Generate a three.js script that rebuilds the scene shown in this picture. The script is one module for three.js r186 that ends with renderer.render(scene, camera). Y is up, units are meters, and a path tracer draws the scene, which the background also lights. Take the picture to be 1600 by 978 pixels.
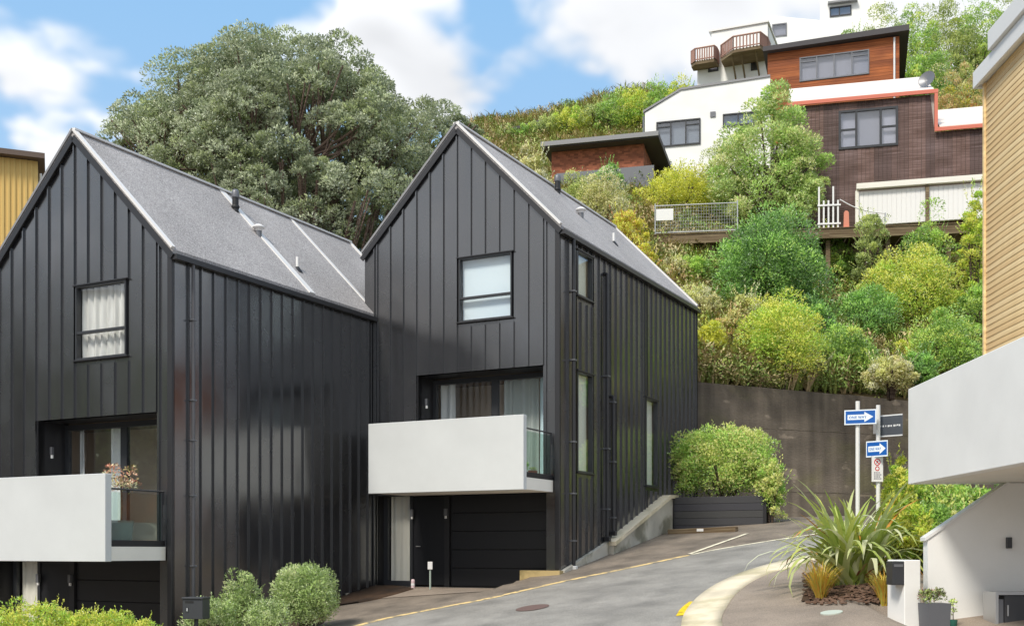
import * as THREE from 'three';
import { RoundedBoxGeometry } from 'three/addons/geometries/RoundedBoxGeometry.js';
import { mergeGeometries } from 'three/addons/utils/BufferGeometryUtils.js';
import { ImprovedNoise } from 'three/addons/math/ImprovedNoise.js';

// ---------------------------------------------------------------- camera, sky, sun, exposure
const H = 2.4;                       // eye height in metres above the datum
const F = 1777, CX = 800, HZ = 860;  // focal length, centre column and horizon row of the 1600 px photograph
const scene = new THREE.Scene();
const camera = new THREE.PerspectiveCamera(2 * Math.atan(HZ / F) * 180 / Math.PI, 1600 / 978, 0.1, 3000);
camera.position.set(0, H, 0);
camera.lookAt(0, H, -10);
camera.setViewOffset(1600, HZ * 2, 0, 0, 1600, 978);   // rising lens: verticals stay vertical
camera.updateProjectionMatrix();

const renderer = new THREE.WebGLRenderer({ antialias: true });
renderer.setSize(1024, 625);
renderer.toneMapping = THREE.LinearToneMapping;
renderer.toneMappingExposure = 1.42;
renderer.shadowMap.enabled = true;

const PN = new ImprovedNoise();
const noise = (x, y, z = 0) => PN.noise(x, y, z);
const fbm = (x, y, z = 0, o = 5) => { let s = 0, a = 0.5, f = 1; for (let i = 0; i < o; i++) { s += a * PN.noise(x * f, y * f, z * f + i * 7.3); a *= 0.5; f *= 2.03; } return s; };
const sstep = (a, b, x) => { const t = Math.min(1, Math.max(0, (x - a) / (b - a))); return t * t * (3 - 2 * t); };
const mix = (a, b, t) => a + (b - a) * t;

{ // partly cloudy sky
  const W = 2048, HH = 1024, d = new Float32Array(W * HH * 4);
  for (let j = 0; j < HH; j++) {
    const el = (j + 0.5) / HH * Math.PI - Math.PI / 2;
    for (let i = 0; i < W; i++) {
      const phi = (i + 0.5) / W * 2 * Math.PI - Math.PI;      // direction (cos phi, ., sin phi)
      const x = Math.cos(phi) * Math.cos(el), y = Math.sin(el), z = Math.sin(phi) * Math.cos(el);
      if (el < 0) { const o = (j * W + i) * 4; d[o] = 0.3; d[o + 1] = d[o + 2] = 0.31; d[o + 3] = 1; continue; }
      const az = Math.atan2(x, -z);
      const up = Math.max(y, 0);
      const k = Math.pow(1 - up, 3.2);
      let r = mix(0.17, 0.62, k), g = mix(0.40, 0.72, k), b = mix(0.71, 0.84, k);
      // cumulus sheet seen in perspective
      const q = 1 / (up + 0.22), px = x * q, pz = z * q;
      const wx = fbm(px * 1.3 + 9, pz * 1.3, 3.1, 3) * 0.7;
      const n = fbm(px * 1.05 + 4.2 + wx, pz * 1.05 + 1.7, 0.4, 6);
      const n2 = fbm(px * 4.2 + 14.2, pz * 4.2 - wx, 5.4, 5);
      // weather: thicker cloud towards the right of the street, open sky on the left
      let cov = -0.02 + 0.27 * sstep(-0.06, 0.12, az) * (1 - sstep(0.9, 1.6, az));
      cov += 0.24 * sstep(1.0, 2.0, Math.abs(az));
      const blob = (a0, e0, sa, se, w) => { const u = (az - a0) / sa, v = (el - e0) / se; return w * Math.exp(-(u * u + v * v)); };
      cov += blob(-0.42, 0.365, 0.04, 0.018, 0.38) + blob(-0.41, 0.31, 0.07, 0.018, 0.22) + blob(-0.125, 0.425, 0.045, 0.022, 0.40) + blob(-0.075, 0.395, 0.045, 0.03, 0.42) + blob(-0.04, 0.37, 0.05, 0.022, 0.30) + blob(-0.27, 0.36, 0.04, 0.04, 0.12) + blob(-0.37, 0.44, 0.03, 0.04, 0.10) + blob(-0.09, 0.468, 0.05, 0.02, 0.26) + blob(0.09, 0.43, 0.09, 0.05, 0.12)
        - blob(-0.02, 0.432, 0.028, 0.022, 0.22) - blob(0.0, 0.355, 0.05, 0.022, 0.26) - blob(-0.25, 0.46, 0.11, 0.05, 0.2);
      const n3 = fbm(px * 8 + 2.2 + n2, pz * 8 - n2, 8.4, 4);
      const dens = n * 0.72 + n2 * 0.52 + n3 * 0.42 + cov;
      const c = sstep(0.02, 0.29, dens);
      const th = sstep(0.3, 0.75, dens);
      const lum = mix(0.84, 0.56, th) + n2 * 0.32 + n3 * 0.2;
      r = mix(r, lum * 0.975, c * 0.95); g = mix(g, lum * 0.99, c * 0.95); b = mix(b, lum * 1.03, c * 0.95);
      const o = (j * W + i) * 4; d[o] = r * 0.9; d[o + 1] = g * 0.89; d[o + 2] = b * 0.87; d[o + 3] = 1;
    }
  }
  const t = new THREE.DataTexture(d, W, HH, THREE.RGBAFormat, THREE.FloatType);
  t.mapping = THREE.EquirectangularReflectionMapping; t.magFilter = THREE.LinearFilter; t.minFilter = THREE.LinearFilter;
  t.wrapS = THREE.RepeatWrapping; t.needsUpdate = true;
  scene.background = t; scene.environment = t;
}
const sun = new THREE.DirectionalLight(new THREE.Color(1, 0.935, 0.83), 2.5);
sun.position.set(-41, 80, 26); sun.target.position.set(0, 0, -30);
sun.castShadow = true; sun.shadow.radius = 24; sun.shadow.mapSize.set(2048, 2048);
Object.assign(sun.shadow.camera, { left: -80, right: 80, top: 80, bottom: -80, near: 1, far: 300 });
scene.add(sun, sun.target);

// ---------------------------------------------------------------- helpers
function rngOf(seed) { let a = seed >>> 0; return () => { a = (a + 0x6D2B79F5) | 0; let t = Math.imul(a ^ (a >>> 15), 1 | a); t = (t + Math.imul(t ^ (t >>> 7), 61 | t)) ^ t; return ((t ^ (t >>> 14)) >>> 0) / 4294967296; }; }
const V = (x, y, z) => new THREE.Vector3(x, y, z);
const at = (px, py, Z) => V((px - CX) / F * Z, H + (HZ - py) / F * Z, -Z);   // point of the place at depth Z
const used = {};
function numbered(n) { const k = used[n] = (used[n] || 0) + 1; return k === 1 ? n : n + '_' + String(k - 1).padStart(3, '0'); }
function thing(name, label, category, pos = [0, 0, 0], turn = 0, group) {
  const o = new THREE.Group(); o.name = numbered(name); scene.add(o);
  if (pos.isVector3) o.position.copy(pos); else o.position.set(...pos);
  o.rotation.y = turn; o.userData = { label, category }; if (group) o.userData.group = group; return o;
}
function part(parent, name, geo, mat, label) {
  const m = new THREE.Mesh(Array.isArray(geo) ? merge(geo) : geo, mat); m.name = name; m.castShadow = m.receiveShadow = true; parent.add(m); if (label) m.userData.label = label; return m;
}
function struct(name, geo, mat, kind = 'structure') { const m = part(scene, numbered(name), geo, mat); m.userData.kind = kind; return m; }
function merge(gs) { return mergeGeometries(gs.map(g => { const q = g.index ? g.toNonIndexed() : g; for (const k of Object.keys(q.attributes)) if (!['position', 'normal', 'uv'].includes(k)) q.deleteAttribute(k); return q; })); }
function uvm(g, s = 1) { // uv in metres from the dominant axis
  const q = g.index ? g.toNonIndexed() : g; const p = q.attributes.position, n = q.attributes.normal, uv = new Float32Array(p.count * 2);
  for (let i = 0; i < p.count; i++) { const ax = Math.abs(n.getX(i)), ay = Math.abs(n.getY(i)), az = Math.abs(n.getZ(i)); const x = p.getX(i) * s, y = p.getY(i) * s, z = p.getZ(i) * s;
    if (az >= ax && az >= ay) { uv[2 * i] = x; uv[2 * i + 1] = y; } else if (ax >= ay) { uv[2 * i] = z; uv[2 * i + 1] = y; } else { uv[2 * i] = x; uv[2 * i + 1] = z; } }
  q.setAttribute('uv', new THREE.BufferAttribute(uv, 2)); return q;
}
const box = (x0, x1, y0, y1, z0, z1) => { const g = new THREE.BoxGeometry(x1 - x0, y1 - y0, z1 - z0); g.translate((x0 + x1) / 2, (y0 + y1) / 2, (z0 + z1) / 2); return uvm(g); };
const rbox = (x0, x1, y0, y1, z0, z1, r = 0.015) => { const g = new RoundedBoxGeometry(x1 - x0, y1 - y0, z1 - z0, 2, r); g.translate((x0 + x1) / 2, (y0 + y1) / 2, (z0 + z1) / 2); return uvm(g); };
const poly = (pts, depth, z = 0, holes = []) => { const s = new THREE.Shape(pts.map(p => new THREE.Vector2(p[0], p[1]))); for (const h of holes) s.holes.push(new THREE.Path(h.map(p => new THREE.Vector2(p[0], p[1])))); const g = new THREE.ExtrudeGeometry(s, { depth, bevelEnabled: false }); g.translate(0, 0, z); return uvm(g); };
const rect = (x0, x1, y0, y1) => [[x0, y0], [x1, y0], [x1, y1], [x0, y1]];
const tube = (pts, r, seg = 12, rad = 6) => uvm(new THREE.TubeGeometry(new THREE.CatmullRomCurve3(pts.map(p => p.isVector3 ? p : V(...p))), seg, r, rad));
const rod = (a, b, r0, r1 = r0, rad = 8) => { const A = a.isVector3 ? a : V(...a), B = b.isVector3 ? b : V(...b); const d = B.clone().sub(A), g = new THREE.CylinderGeometry(r1, r0, d.length(), rad); g.applyQuaternion(new THREE.Quaternion().setFromUnitVectors(V(0, 1, 0), d.clone().normalize())); const c = A.clone().add(B).multiplyScalar(0.5); g.translate(c.x, c.y, c.z); return uvm(g); };
const lathe = (pts, seg = 20) => uvm(new THREE.LatheGeometry(pts.map(p => new THREE.Vector2(...p)), seg));

// ---------------------------------------------------------------- textures and materials
function tex(w, h, fn, { srgb = true, rep = [1, 1] } = {}) {
  const d = new Uint8Array(w * h * 4);
  for (let j = 0; j < h; j++) for (let i = 0; i < w; i++) { const c = fn(i / w, j / h, i, j), o = (j * w + i) * 4; for (let k = 0; k < 3; k++) d[o + k] = Math.max(0, Math.min(255, 255 * (Array.isArray(c) ? c[k] : c))); d[o + 3] = 255; }
  const t = new THREE.DataTexture(d, w, h); t.wrapS = t.wrapT = THREE.RepeatWrapping; t.magFilter = THREE.LinearFilter; t.minFilter = THREE.LinearMipmapLinearFilter; t.generateMipmaps = true;
  if (srgb) t.colorSpace = THREE.SRGBColorSpace; t.repeat.set(...rep); t.needsUpdate = true; return t;
}
// tileable fractal noise (periodic lattice)
const LT = (() => { const r = rngOf(77), t = new Float32Array(65536); for (let i = 0; i < 65536; i++) t[i] = r() * 2 - 1; return t; })();
function vn(x, y, P, z) { const xi = Math.floor(x), yi = Math.floor(y), fx = x - xi, fy = y - yi, ux = fx * fx * (3 - 2 * fx), uy = fy * fy * (3 - 2 * fy); const x0 = ((xi % P) + P) % P, x1 = (x0 + 1) % P, y0 = ((yi % P) + P) % P, y1 = (y0 + 1) % P, h = (a, b) => LT[(a * 7919 + b * 104729 + z * 1299709) & 65535]; const p = h(x0, y0), q = h(x1, y0), r = h(x0, y1), w = h(x1, y1); return p + (q - p) * ux + (r - p + (p - q - r + w) * ux) * uy; }
const tfbm = (u, v, s, o = 5, z = 0) => { let t = 0, a = 0.36, P = Math.max(1, Math.round(s)); for (let i = 0; i < o; i++) { t += a * vn(u * P, v * P, P, Math.round(z) + i * 3 + 1); a *= 0.5; P *= 2; } return t; };
const R0 = rngOf(11);
const grain = n => { const g = new Float32Array(n * n); for (let i = 0; i < n * n; i++) g[i] = R0(); return g; };
const G5 = grain(512);
const mkStd = (o) => new THREE.MeshStandardMaterial(o);
const lin = (r, g, b) => new THREE.Color().setRGB(r, g, b);
const asphaltTex = (base, amp, spots) => tex(512, 512, (u, v, i, j) => { const n = tfbm(u, v, 6, 5), m = tfbm(u, v, 2.5, 4, 9), g = G5[j * 512 + i] - 0.5; const k = 1 + amp * n + 0.13 * m + 0.42 * g + (G5[(j * 512 + i + 7777) % 262144] > 0.985 ? spots : 0); return base.map(c => c * k); }, { rep: [0.35, 0.35] });
const bumpGrain = tex(512, 512, (u, v, i, j) => 0.5 + 0.35 * (G5[j * 512 + i] - 0.5) + 0.3 * tfbm(u, v, 20, 3), { srgb: false, rep: [0.6, 0.6] });
const M = {};
M.road = mkStd({ map: asphaltTex([0.54, 0.525, 0.50], 0.24, 0.2), roughness: 0.72, bumpMap: bumpGrain, bumpScale: 0.006 });
M.pad = mkStd({ map: asphaltTex([0.46, 0.42, 0.375], 0.38, 0.25), roughness: 0.86, bumpMap: bumpGrain, bumpScale: 0.008 });
M.path = mkStd({ map: asphaltTex([0.55, 0.50, 0.45], 0.2, 0.2), roughness: 0.85, bumpMap: bumpGrain, bumpScale: 0.006 });
M.soil = mkStd({ map: asphaltTex([0.25, 0.185, 0.13], 0.7, 0.5), roughness: 1, bumpMap: bumpGrain, bumpScale: 0.03 });
M.earth = mkStd({ map: asphaltTex([0.36, 0.31, 0.20], 0.6, 0.3), roughness: 1, bumpMap: bumpGrain, bumpScale: 0.03 });
const concTex = (base, dirt) => tex(512, 512, (u, v, i, j) => { const n = tfbm(u, v, 4, 6), st = tfbm(u * 1, v, 3, 5, 3), g = G5[j * 512 + i] - 0.5; const k = 1 + 0.18 * n + 0.10 * g - dirt * sstep(0.02, 0.28, st); return base.map((c, q) => c * k * (1 - (q === 2 ? 0.06 : 0) * sstep(0, 0.3, st))); }, { rep: [0.5, 0.5] });
M.concrete = mkStd({ map: concTex([0.74, 0.72, 0.67], 0.28), roughness: 0.9, bumpMap: bumpGrain, bumpScale: 0.004 });
M.kerb = mkStd({ map: concTex([0.86, 0.81, 0.71], 0.10), roughness: 0.9, bumpMap: bumpGrain, bumpScale: 0.004 });
M.block = mkStd({ map: concTex([0.70, 0.62, 0.44], 0.35), roughness: 0.95, bumpMap: bumpGrain, bumpScale: 0.006 });
// render (stucco): near white with slight clouding
const stucco = tex(512, 512, (u, v, i, j) => { const k = 1 + 0.06 * tfbm(u, v, 3, 5) + 0.02 * (G5[j * 512 + i] - 0.5); return [0.93 * k, 0.93 * k, 0.92 * k]; }, { rep: [0.4, 0.4] });
M.panel = mkStd({ map: stucco, color: lin(0.70, 0.725, 0.745), roughness: 0.7, bumpMap: bumpGrain, bumpScale: 0.001 });
M.white = mkStd({ map: stucco, roughness: 0.75, bumpMap: bumpGrain, bumpScale: 0.0012 });
M.whiteWarm = mkStd({ map: stucco, color: lin(0.95, 0.92, 0.86), roughness: 0.8 });
M.whitePlain = mkStd({ color: lin(0.78, 0.78, 0.77), roughness: 0.5 });
// black painted steel trays, lightly buckled
const buckle = (() => { const n = 256, d = new Float32Array(n * n * 4); for (let j = 0; j < n; j++) for (let i = 0; i < n; i++) { const v = 0.5 + 0.9 * tfbm(i / n, j / n, 5, 2), o = (j * n + i) * 4; d[o] = d[o + 1] = d[o + 2] = v; d[o + 3] = 1; }
  const t = new THREE.DataTexture(d, n, n, THREE.RGBAFormat, THREE.FloatType); t.wrapS = t.wrapT = THREE.RepeatWrapping; t.magFilter = t.minFilter = THREE.LinearFilter; t.repeat.set(0.40, 0.15); t.needsUpdate = true; return t; })();
const steelTone = tex(256, 512, (u, v, i, j) => { const n = tfbm(u, v, 3, 5), s = tfbm(u, v * 0.2, 14, 3, 4), k = 1 + 0.2 * n + 0.12 * s; return [0.165 * k, 0.166 * k, 0.176 * k]; }, { rep: [0.35, 0.13] });
const steelRough = tex(256, 256, (u, v) => 0.23 + 0.16 * tfbm(u, v, 4, 5), { srgb: false, rep: [0.3, 0.3] });
const steelOf = (c, rg) => new THREE.MeshPhysicalMaterial({ map: steelTone, roughness: rg, roughnessMap: steelRough, metalness: 0, ior: 2.33, bumpMap: buckle, bumpScale: 0.011, color: lin(c, c, c) });
M.steel = [steelOf(1, 0.95), steelOf(0.88, 0.85), steelOf(1, 1.1), steelOf(0.94, 1.0)];
M.steelTrim = mkStd({ color: lin(0.026, 0.026, 0.029), roughness: 0.38 });
M.darkFlat = mkStd({ color: lin(0.014, 0.014, 0.016), roughness: 0.55 });
M.door = mkStd({ color: lin(0.014, 0.0145, 0.018), roughness: 0.42, bumpMap: buckle, bumpScale: 0.004 });
M.alu = mkStd({ color: lin(0.035, 0.037, 0.042), roughness: 0.4 });
M.aluGrey = mkStd({ color: lin(0.16, 0.165, 0.18), roughness: 0.4, metalness: 0.3 });
M.gal = mkStd({ color: lin(0.5, 0.5, 0.5), roughness: 0.4, metalness: 0.7 });
// granular roofing
const roofTex = tex(512, 512, (u, v, i, j) => { const g = G5[j * 512 + i], g2 = G5[(j * 512 + i + 99991) % 262144]; const k = 1 + 0.55 * (g - 0.5) + 0.16 * tfbm(u, v, 5, 5) + (g2 > 0.93 ? 0.35 : 0); return [0.60 * k, 0.587 * k, 0.585 * k]; }, { rep: [0.22, 0.22] });
M.roof = mkStd({ map: roofTex, roughness: 0.9, bumpMap: bumpGrain, bumpScale: 0.008 });
M.flash = mkStd({ color: lin(0.74, 0.73, 0.72), roughness: 0.45 });
M.flashGrey = mkStd({ color: lin(0.25, 0.25, 0.26), roughness: 0.4 });
M.glass = new THREE.MeshPhysicalMaterial({ color: 0xffffff, transmission: 1, thickness: 0, roughness: 0.015, ior: 1.55 });
M.glassTint = new THREE.MeshPhysicalMaterial({ color: lin(0.80, 0.90, 0.87), transmission: 1, thickness: 0, roughness: 0.015, ior: 1.55 });
M.glassFar = new THREE.MeshPhysicalMaterial({ color: lin(0.88, 0.89, 0.92), transmission: 1, thickness: 0, roughness: 0.03, ior: 1.9 });
const curtainTex = tex(256, 64, (u, v) => { const k = 0.92 + 0.05 * Math.sin(u * 80 + 2 * noise(u * 9, v * 2)) + 0.05 * noise(u * 30, v * 3); return [0.92 * k, 0.93 * k, 0.92 * k]; });
M.curtain = mkStd({ map: curtainTex, roughness: 1 });
M.sheer = mkStd({ color: lin(0.72, 0.76, 0.76), roughness: 1 });
M.blind = mkStd({ color: lin(0.62, 0.74, 0.80), roughness: 0.8 });
M.blindGreen = mkStd({ color: lin(0.74, 0.80, 0.68), roughness: 0.85 });
M.blindDark = mkStd({ color: lin(0.20, 0.24, 0.22), roughness: 0.85 });
M.blindLilac = mkStd({ color: lin(0.40, 0.40, 0.43), roughness: 0.7 });
M.blindBlue = mkStd({ color: lin(0.36, 0.41, 0.45), roughness: 0.7 });
M.room = mkStd({ color: lin(0.72, 0.64, 0.54), roughness: 0.9 });
M.roomDark = mkStd({ color: lin(0.42, 0.40, 0.37), roughness: 0.9 });
M.timberFloor = mkStd({ color: lin(0.22, 0.17, 0.12), roughness: 0.7 });
const woodTex = (base, amp) => tex(512, 256, (u, v) => { const n = fbm(u * 3, v * 40, 2, 4), m = tfbm(u, v, 3, 4, 6), k = 1 + amp * n + 0.3 * m; return base.map((c, q) => c * (1 + (k - 1) * (1 + q * 0.2))); }, { rep: [0.25, 0.5] });
M.deckWood = mkStd({ map: woodTex([0.47, 0.41, 0.32], 0.6), roughness: 0.9 });
M.cedar = [0, 1, 2].map(i => mkStd({ map: woodTex([[0.60, 0.33, 0.16], [0.66, 0.38, 0.20], [0.54, 0.29, 0.14]][i], 0.4), roughness: 0.75 }));
M.honey = [0, 1, 2].map(i => mkStd({ map: woodTex([[0.96, 0.85, 0.64], [0.98, 0.88, 0.68], [0.94, 0.82, 0.61]][i], 0.16), roughness: 0.7 }));
M.brownBoard = [0, 1, 2].map(i => mkStd({ map: woodTex([[0.41, 0.335, 0.32], [0.45, 0.365, 0.345], [0.37, 0.305, 0.295]][i], 0.6), roughness: 0.9 }));
M.yellowWall = mkStd({ color: lin(0.72, 0.50, 0.17), roughness: 0.7 });
M.red = mkStd({ color: lin(0.62, 0.17, 0.11), roughness: 0.5 });
M.roofWhite = mkStd({ color: lin(0.80, 0.72, 0.66), roughness: 0.6 });
M.darkRoof = mkStd({ color: lin(0.06, 0.055, 0.06), roughness: 0.7 });
M.brick = [0, 1, 2].map(i => mkStd({ color: [lin(0.36, 0.13, 0.07), lin(0.40, 0.16, 0.09), lin(0.30, 0.11, 0.065)][i], roughness: 0.9 }));
M.mortar = mkStd({ color: lin(0.3, 0.25, 0.21), roughness: 1 });
M.bark = mkStd({ map: woodTex([0.34, 0.29, 0.25], 0.9), roughness: 1 });
M.barkRed = mkStd({ map: woodTex([0.45, 0.38, 0.34], 0.9), roughness: 1 });
M.yellowPaint = mkStd({ map: tex(256, 256, (u, v, i, j) => { const k = 1 + 0.1 * (G5[j * 512 + i] - 0.5), w = 0.85 * sstep(0.06, 0.2, tfbm(u, v, 9, 4) + 0.3 * (G5[j * 512 + i] - 0.5)); return [mix(0.92, 0.5, w) * k, mix(0.80, 0.47, w) * k, mix(0.55, 0.43, w) * k]; }), roughness: 0.7 });
M.yellowBright = mkStd({ map: tex(256, 256, (u, v, i, j) => { const k = 1 - 0.2 * sstep(0.05, 0.3, tfbm(u, v, 9, 4)) + 0.1 * (G5[j * 512 + i] - 0.5); return [0.93 * k, 0.78 * k, 0.10 * k]; }), roughness: 0.7 });
M.whitePaint = mkStd({ map: tex(256, 256, (u, v, i, j) => { const k = 1 - 0.2 * sstep(0.05, 0.3, tfbm(u, v, 9, 4)) + 0.1 * (G5[j * 512 + i] - 0.5); return [0.93 * k, 0.90 * k, 0.80 * k]; }), roughness: 0.7 });
// old stained retaining wall: streaks of lichen and water stains
const wallTex = tex(1024, 512, (u, v, i, j) => {
  const st = fbm(u * 46, v * 2.2, 1.5, 3), n = tfbm(u, v, 12, 5, 8), big = tfbm(u, v, 4, 3, 3), g = G5[(j % 512) * 512 + (i % 512)] - 0.5;
  let k = 0.40 + 0.12 * n + 0.13 * st + 0.10 * big + 0.05 * g;
  const pale = sstep(0.30, 0.46, tfbm(u, v, 26, 4, 4)) * 0.12; k += pale;
  const gr = sstep(0.0, 0.35, tfbm(u, v, 6, 4, 12));
  return [k * 1.0, k * (0.92 + 0.03 * gr), k * (0.82 - 0.08 * gr)];
});
M.retain = mkStd({ map: wallTex, roughness: 1, bumpMap: bumpGrain, bumpScale: 0.02 });

// ---------------------------------------------------------------- terrain (heights relative to the eye, metres)
const TH = 27.6 * Math.PI / 180, U = [Math.cos(TH), -Math.sin(TH)], VV = [Math.sin(TH), Math.cos(TH)];   // facade direction, depth direction in (X, Z)
const OB = [0.0422 * 26, 26], OA = [-6.65, 22.29];
const loc = (O, X, Z) => [(X - O[0]) * U[0] + (Z - O[1]) * U[1], (X - O[0]) * VV[0] + (Z - O[1]) * VV[1]];
const wor = (O, w, t) => [O[0] + U[0] * w + VV[0] * t, O[1] + U[1] * w + VV[1] * t];
function gh(X, Z) {
  let p = -0.48 + 0.1386 * (X - 1.35) + 0.1013 * (Z - 26);
  if (p > 0.5) p = 0.5 + 0.7 * (1 - Math.exp(-(p - 0.5) / 0.7));
  if (p < -1.6) p = -1.6 - 0.8 * (1 - Math.exp(-(-1.6 - p) / 0.8));
  const [w, t] = loc(OB, X, Z);
  if (p > -0.9) { const m = (1 - sstep(-0.93, -0.86, w)) * sstep(-5.6, -5.3, w) * (1 - sstep(9, 10, t)) * sstep(-3.4, -1.2, t); p = mix(p, -0.9, m); }
  p -= 0.36 * sstep(5.1, 5.8, X) * (1 - sstep(16.9, 17.5, Z)) * sstep(9, 13, Z);   // forecourt of the white building
  const [wa, ta] = loc(OA, X, Z);
  if (p > -2.43) { const m = (1 - sstep(-0.5, -0.42, wa)) * sstep(-6.2, -5.6, wa) * (1 - sstep(9, 10, ta)) * sstep(-4.5, -2.2, ta); p = mix(p, -2.43, m); }
  return p;
}
const WZ = X => 36.5 + (X - 5.9) * 0.43;           // line of the retaining wall
const WT = X => 5.42 - 0.02 * (X - 5.9);            // its top
const FZ = X => X > 4.5 ? WZ(X) : WZ(4.5) + (4.5 - X) * 0.8;
function hill(X, Z) {
  const d = Z - (X > 14 ? WZ(14) + (X - 14) * 0.05 : WZ(X)); const base = gh(X, Math.min(Z, 60));
  let h = WT(X) - 0.25 + 0.585 * Math.max(0, d) + 0.6 * fbm(X * 0.09, Z * 0.09, 2, 4);
  const far = 58; if (d > far) h = WT(X) + 0.585 * far + 0.36 * (d - far) * Math.exp(-(d - far) / 120);
  const r = X / Z;
  let T = sstep(-0.22, -0.02, r) * 0.86 + 0.14 * sstep(-0.03, 0.15, r);
  return base + (h - base) * T;
}
function onGround(px, py, fn = gh, z0 = 10, z1 = 60) { // where a sight line meets the terrain
  const s = (HZ - py) / F, x = (px - CX) / F; let pz = z0, pv = s * z0 - fn(x * z0, z0);
  for (let Z = z0; Z < z1; Z += 0.05) { const v = s * Z - fn(x * Z, Z); if (v <= 0) { const Zm = pv > 0 ? pz + (Z - pz) * pv / (pv - v) : Z; return [x * Zm, Zm]; } pz = Z; pv = v; }
  return [x * z1, z1];
}
const onHill = (px, py) => onGround(px, py, hill, 37, 150);
function gridGeo(xs, zs, fn, s = 1) { // heightfield over X list and Z list (Z forward)
  const pos = [], uv = [], idx = []; for (const Z of zs) for (const X of xs) { pos.push(X, H + fn(X, Z), -Z); uv.push(X * s, Z * s); }
  const n = xs.length; for (let j = 0; j + 1 < zs.length; j++) for (let i = 0; i + 1 < n; i++) { const a = j * n + i; idx.push(a, a + 1, a + n, a + 1, a + n + 1, a + n); }
  const g = new THREE.BufferGeometry(); g.setAttribute('position', new THREE.Float32BufferAttribute(pos, 3)); g.setAttribute('uv', new THREE.Float32BufferAttribute(uv, 2)); g.setIndex(idx); g.computeVertexNormals(); return g;
}
const steps = (segs) => { const o = []; for (const [a, b, d] of segs) for (let x = a; x < b - 1e-6; x += d) o.push(x); o.push(segs[segs.length - 1][1]); return o; };
struct('ground', gridGeo(steps([[-900, -100, 80], [-100, -20, 5], [-20, 16, 0.3], [16, 60, 4], [60, 900, 70]]), steps([[-700, -60, 80], [-60, 2, 4], [2, 40, 0.3], [40, 80, 4], [80, 1500, 90]]), (X, Z) => gh(X, Z) - 0.006), M.pad);
{ // hillside behind the retaining wall
  const xs = steps([[-40, -10, 4], [-10, 45, 1.2], [45, 160, 6]]), n = 70, pos = [], uv = [], idx = [];
  for (let j = 0; j <= n; j++) for (const X of xs) { const d = 0.28 + 190 * Math.pow(Math.max(0, j - 1) / (n - 1), 1.7), Z = FZ(X) + d; pos.push(X, H + (j ? hill(X, Z) : gh(X, Z) - 0.3), -Z); uv.push(X, Z); }
  const m = xs.length; for (let j = 0; j < n; j++) for (let i = 0; i + 1 < m; i++) { const a = j * m + i; idx.push(a, a + 1, a + m, a + 1, a + m + 1, a + m); }
  const g = new THREE.BufferGeometry(); g.setAttribute('position', new THREE.Float32BufferAttribute(pos, 3)); g.setAttribute('uv', new THREE.Float32BufferAttribute(uv, 2)); g.setIndex(idx); g.computeVertexNormals();
  struct('hillside', g, M.earth);
}
function strip(L, R, off, n = 90, m = 16, skirt = 0) { // draped sheet between two lines of ground points [X, Z]
  const cl = new THREE.CatmullRomCurve3(L.map(p => V(p[0], 0, p[1])), false, 'centripetal'), cr = new THREE.CatmullRomCurve3(R.map(p => V(p[0], 0, p[1])), false, 'centripetal');
  const pos = [], uv = [], idx = []; const row = m + 1 + (skirt ? 2 : 0);
  for (let i = 0; i <= n; i++) { const a = cl.getPoint(i / n), b = cr.getPoint(i / n);
    if (skirt) { pos.push(a.x, H + gh(a.x, a.z) + off - skirt, -a.z); uv.push(a.x, a.z); }
    for (let j = 0; j <= m; j++) { const x = mix(a.x, b.x, j / m), z = mix(a.z, b.z, j / m); pos.push(x, H + gh(x, z) + off, -z); uv.push(x, z); }
    if (skirt) { pos.push(b.x, H + gh(b.x, b.z) + off - skirt, -b.z); uv.push(b.x, b.z); } }
  for (let i = 0; i < n; i++) for (let j = 0; j + 1 < row; j++) { const a = i * row + j; idx.push(a, a + 1, a + row, a + 1, a + row + 1, a + row); }
  let g = new THREE.BufferGeometry(); g.setAttribute('position', new THREE.Float32BufferAttribute(pos, 3)); g.setAttribute('uv', new THREE.Float32BufferAttribute(uv, 2)); g.setIndex(idx);
  g.computeVertexNormals(); return g;
}
const G = (px, py) => onGround(px, py);
// the lane: left edge along the painted line, right edge along the kerb
const leftEdge = [[-7.5, 8], [-5.2, 17], G(565, 976), G(660, 955), G(760, 936), G(865, 912), G(1000, 884), G(1120, 859), G(1200, 846), G(1285, 833), [9.5, 27.3], [15, 28.5]];
const kerbOut = [[1.0, 6], [2.0, 13], G(1066, 978), G(1078, 955), G(1098, 935), G(1128, 916), G(1168, 899), G(1212, 886), G(1250, 878), [8.2, 24.0], [15, 25]];
const kerbIn = [[1.9, 6], [2.75, 13], G(1128, 978), G(1136, 957), G(1152, 935), G(1178, 915), G(1212, 900), G(1240, 893), [6.1, 22.1], [8.3, 23.4], [15, 24.4]];
struct('road', strip(leftEdge, kerbOut, 0, 140, 26), M.road);
struct('kerb', strip(kerbOut, kerbIn, 0.10, 120, 3, 0.3), M.kerb);
struct('footpath', strip(kerbIn, [[9, 6], [8.5, 11], [8.5, 13], [8.5, 14.5], [8.5, 15], [8.5, 16], [8.5, 17], [8.6, 18], [8.8, 19], [9.5, 21], [15, 22]], 0.085, 90, 22), M.path);
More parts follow.
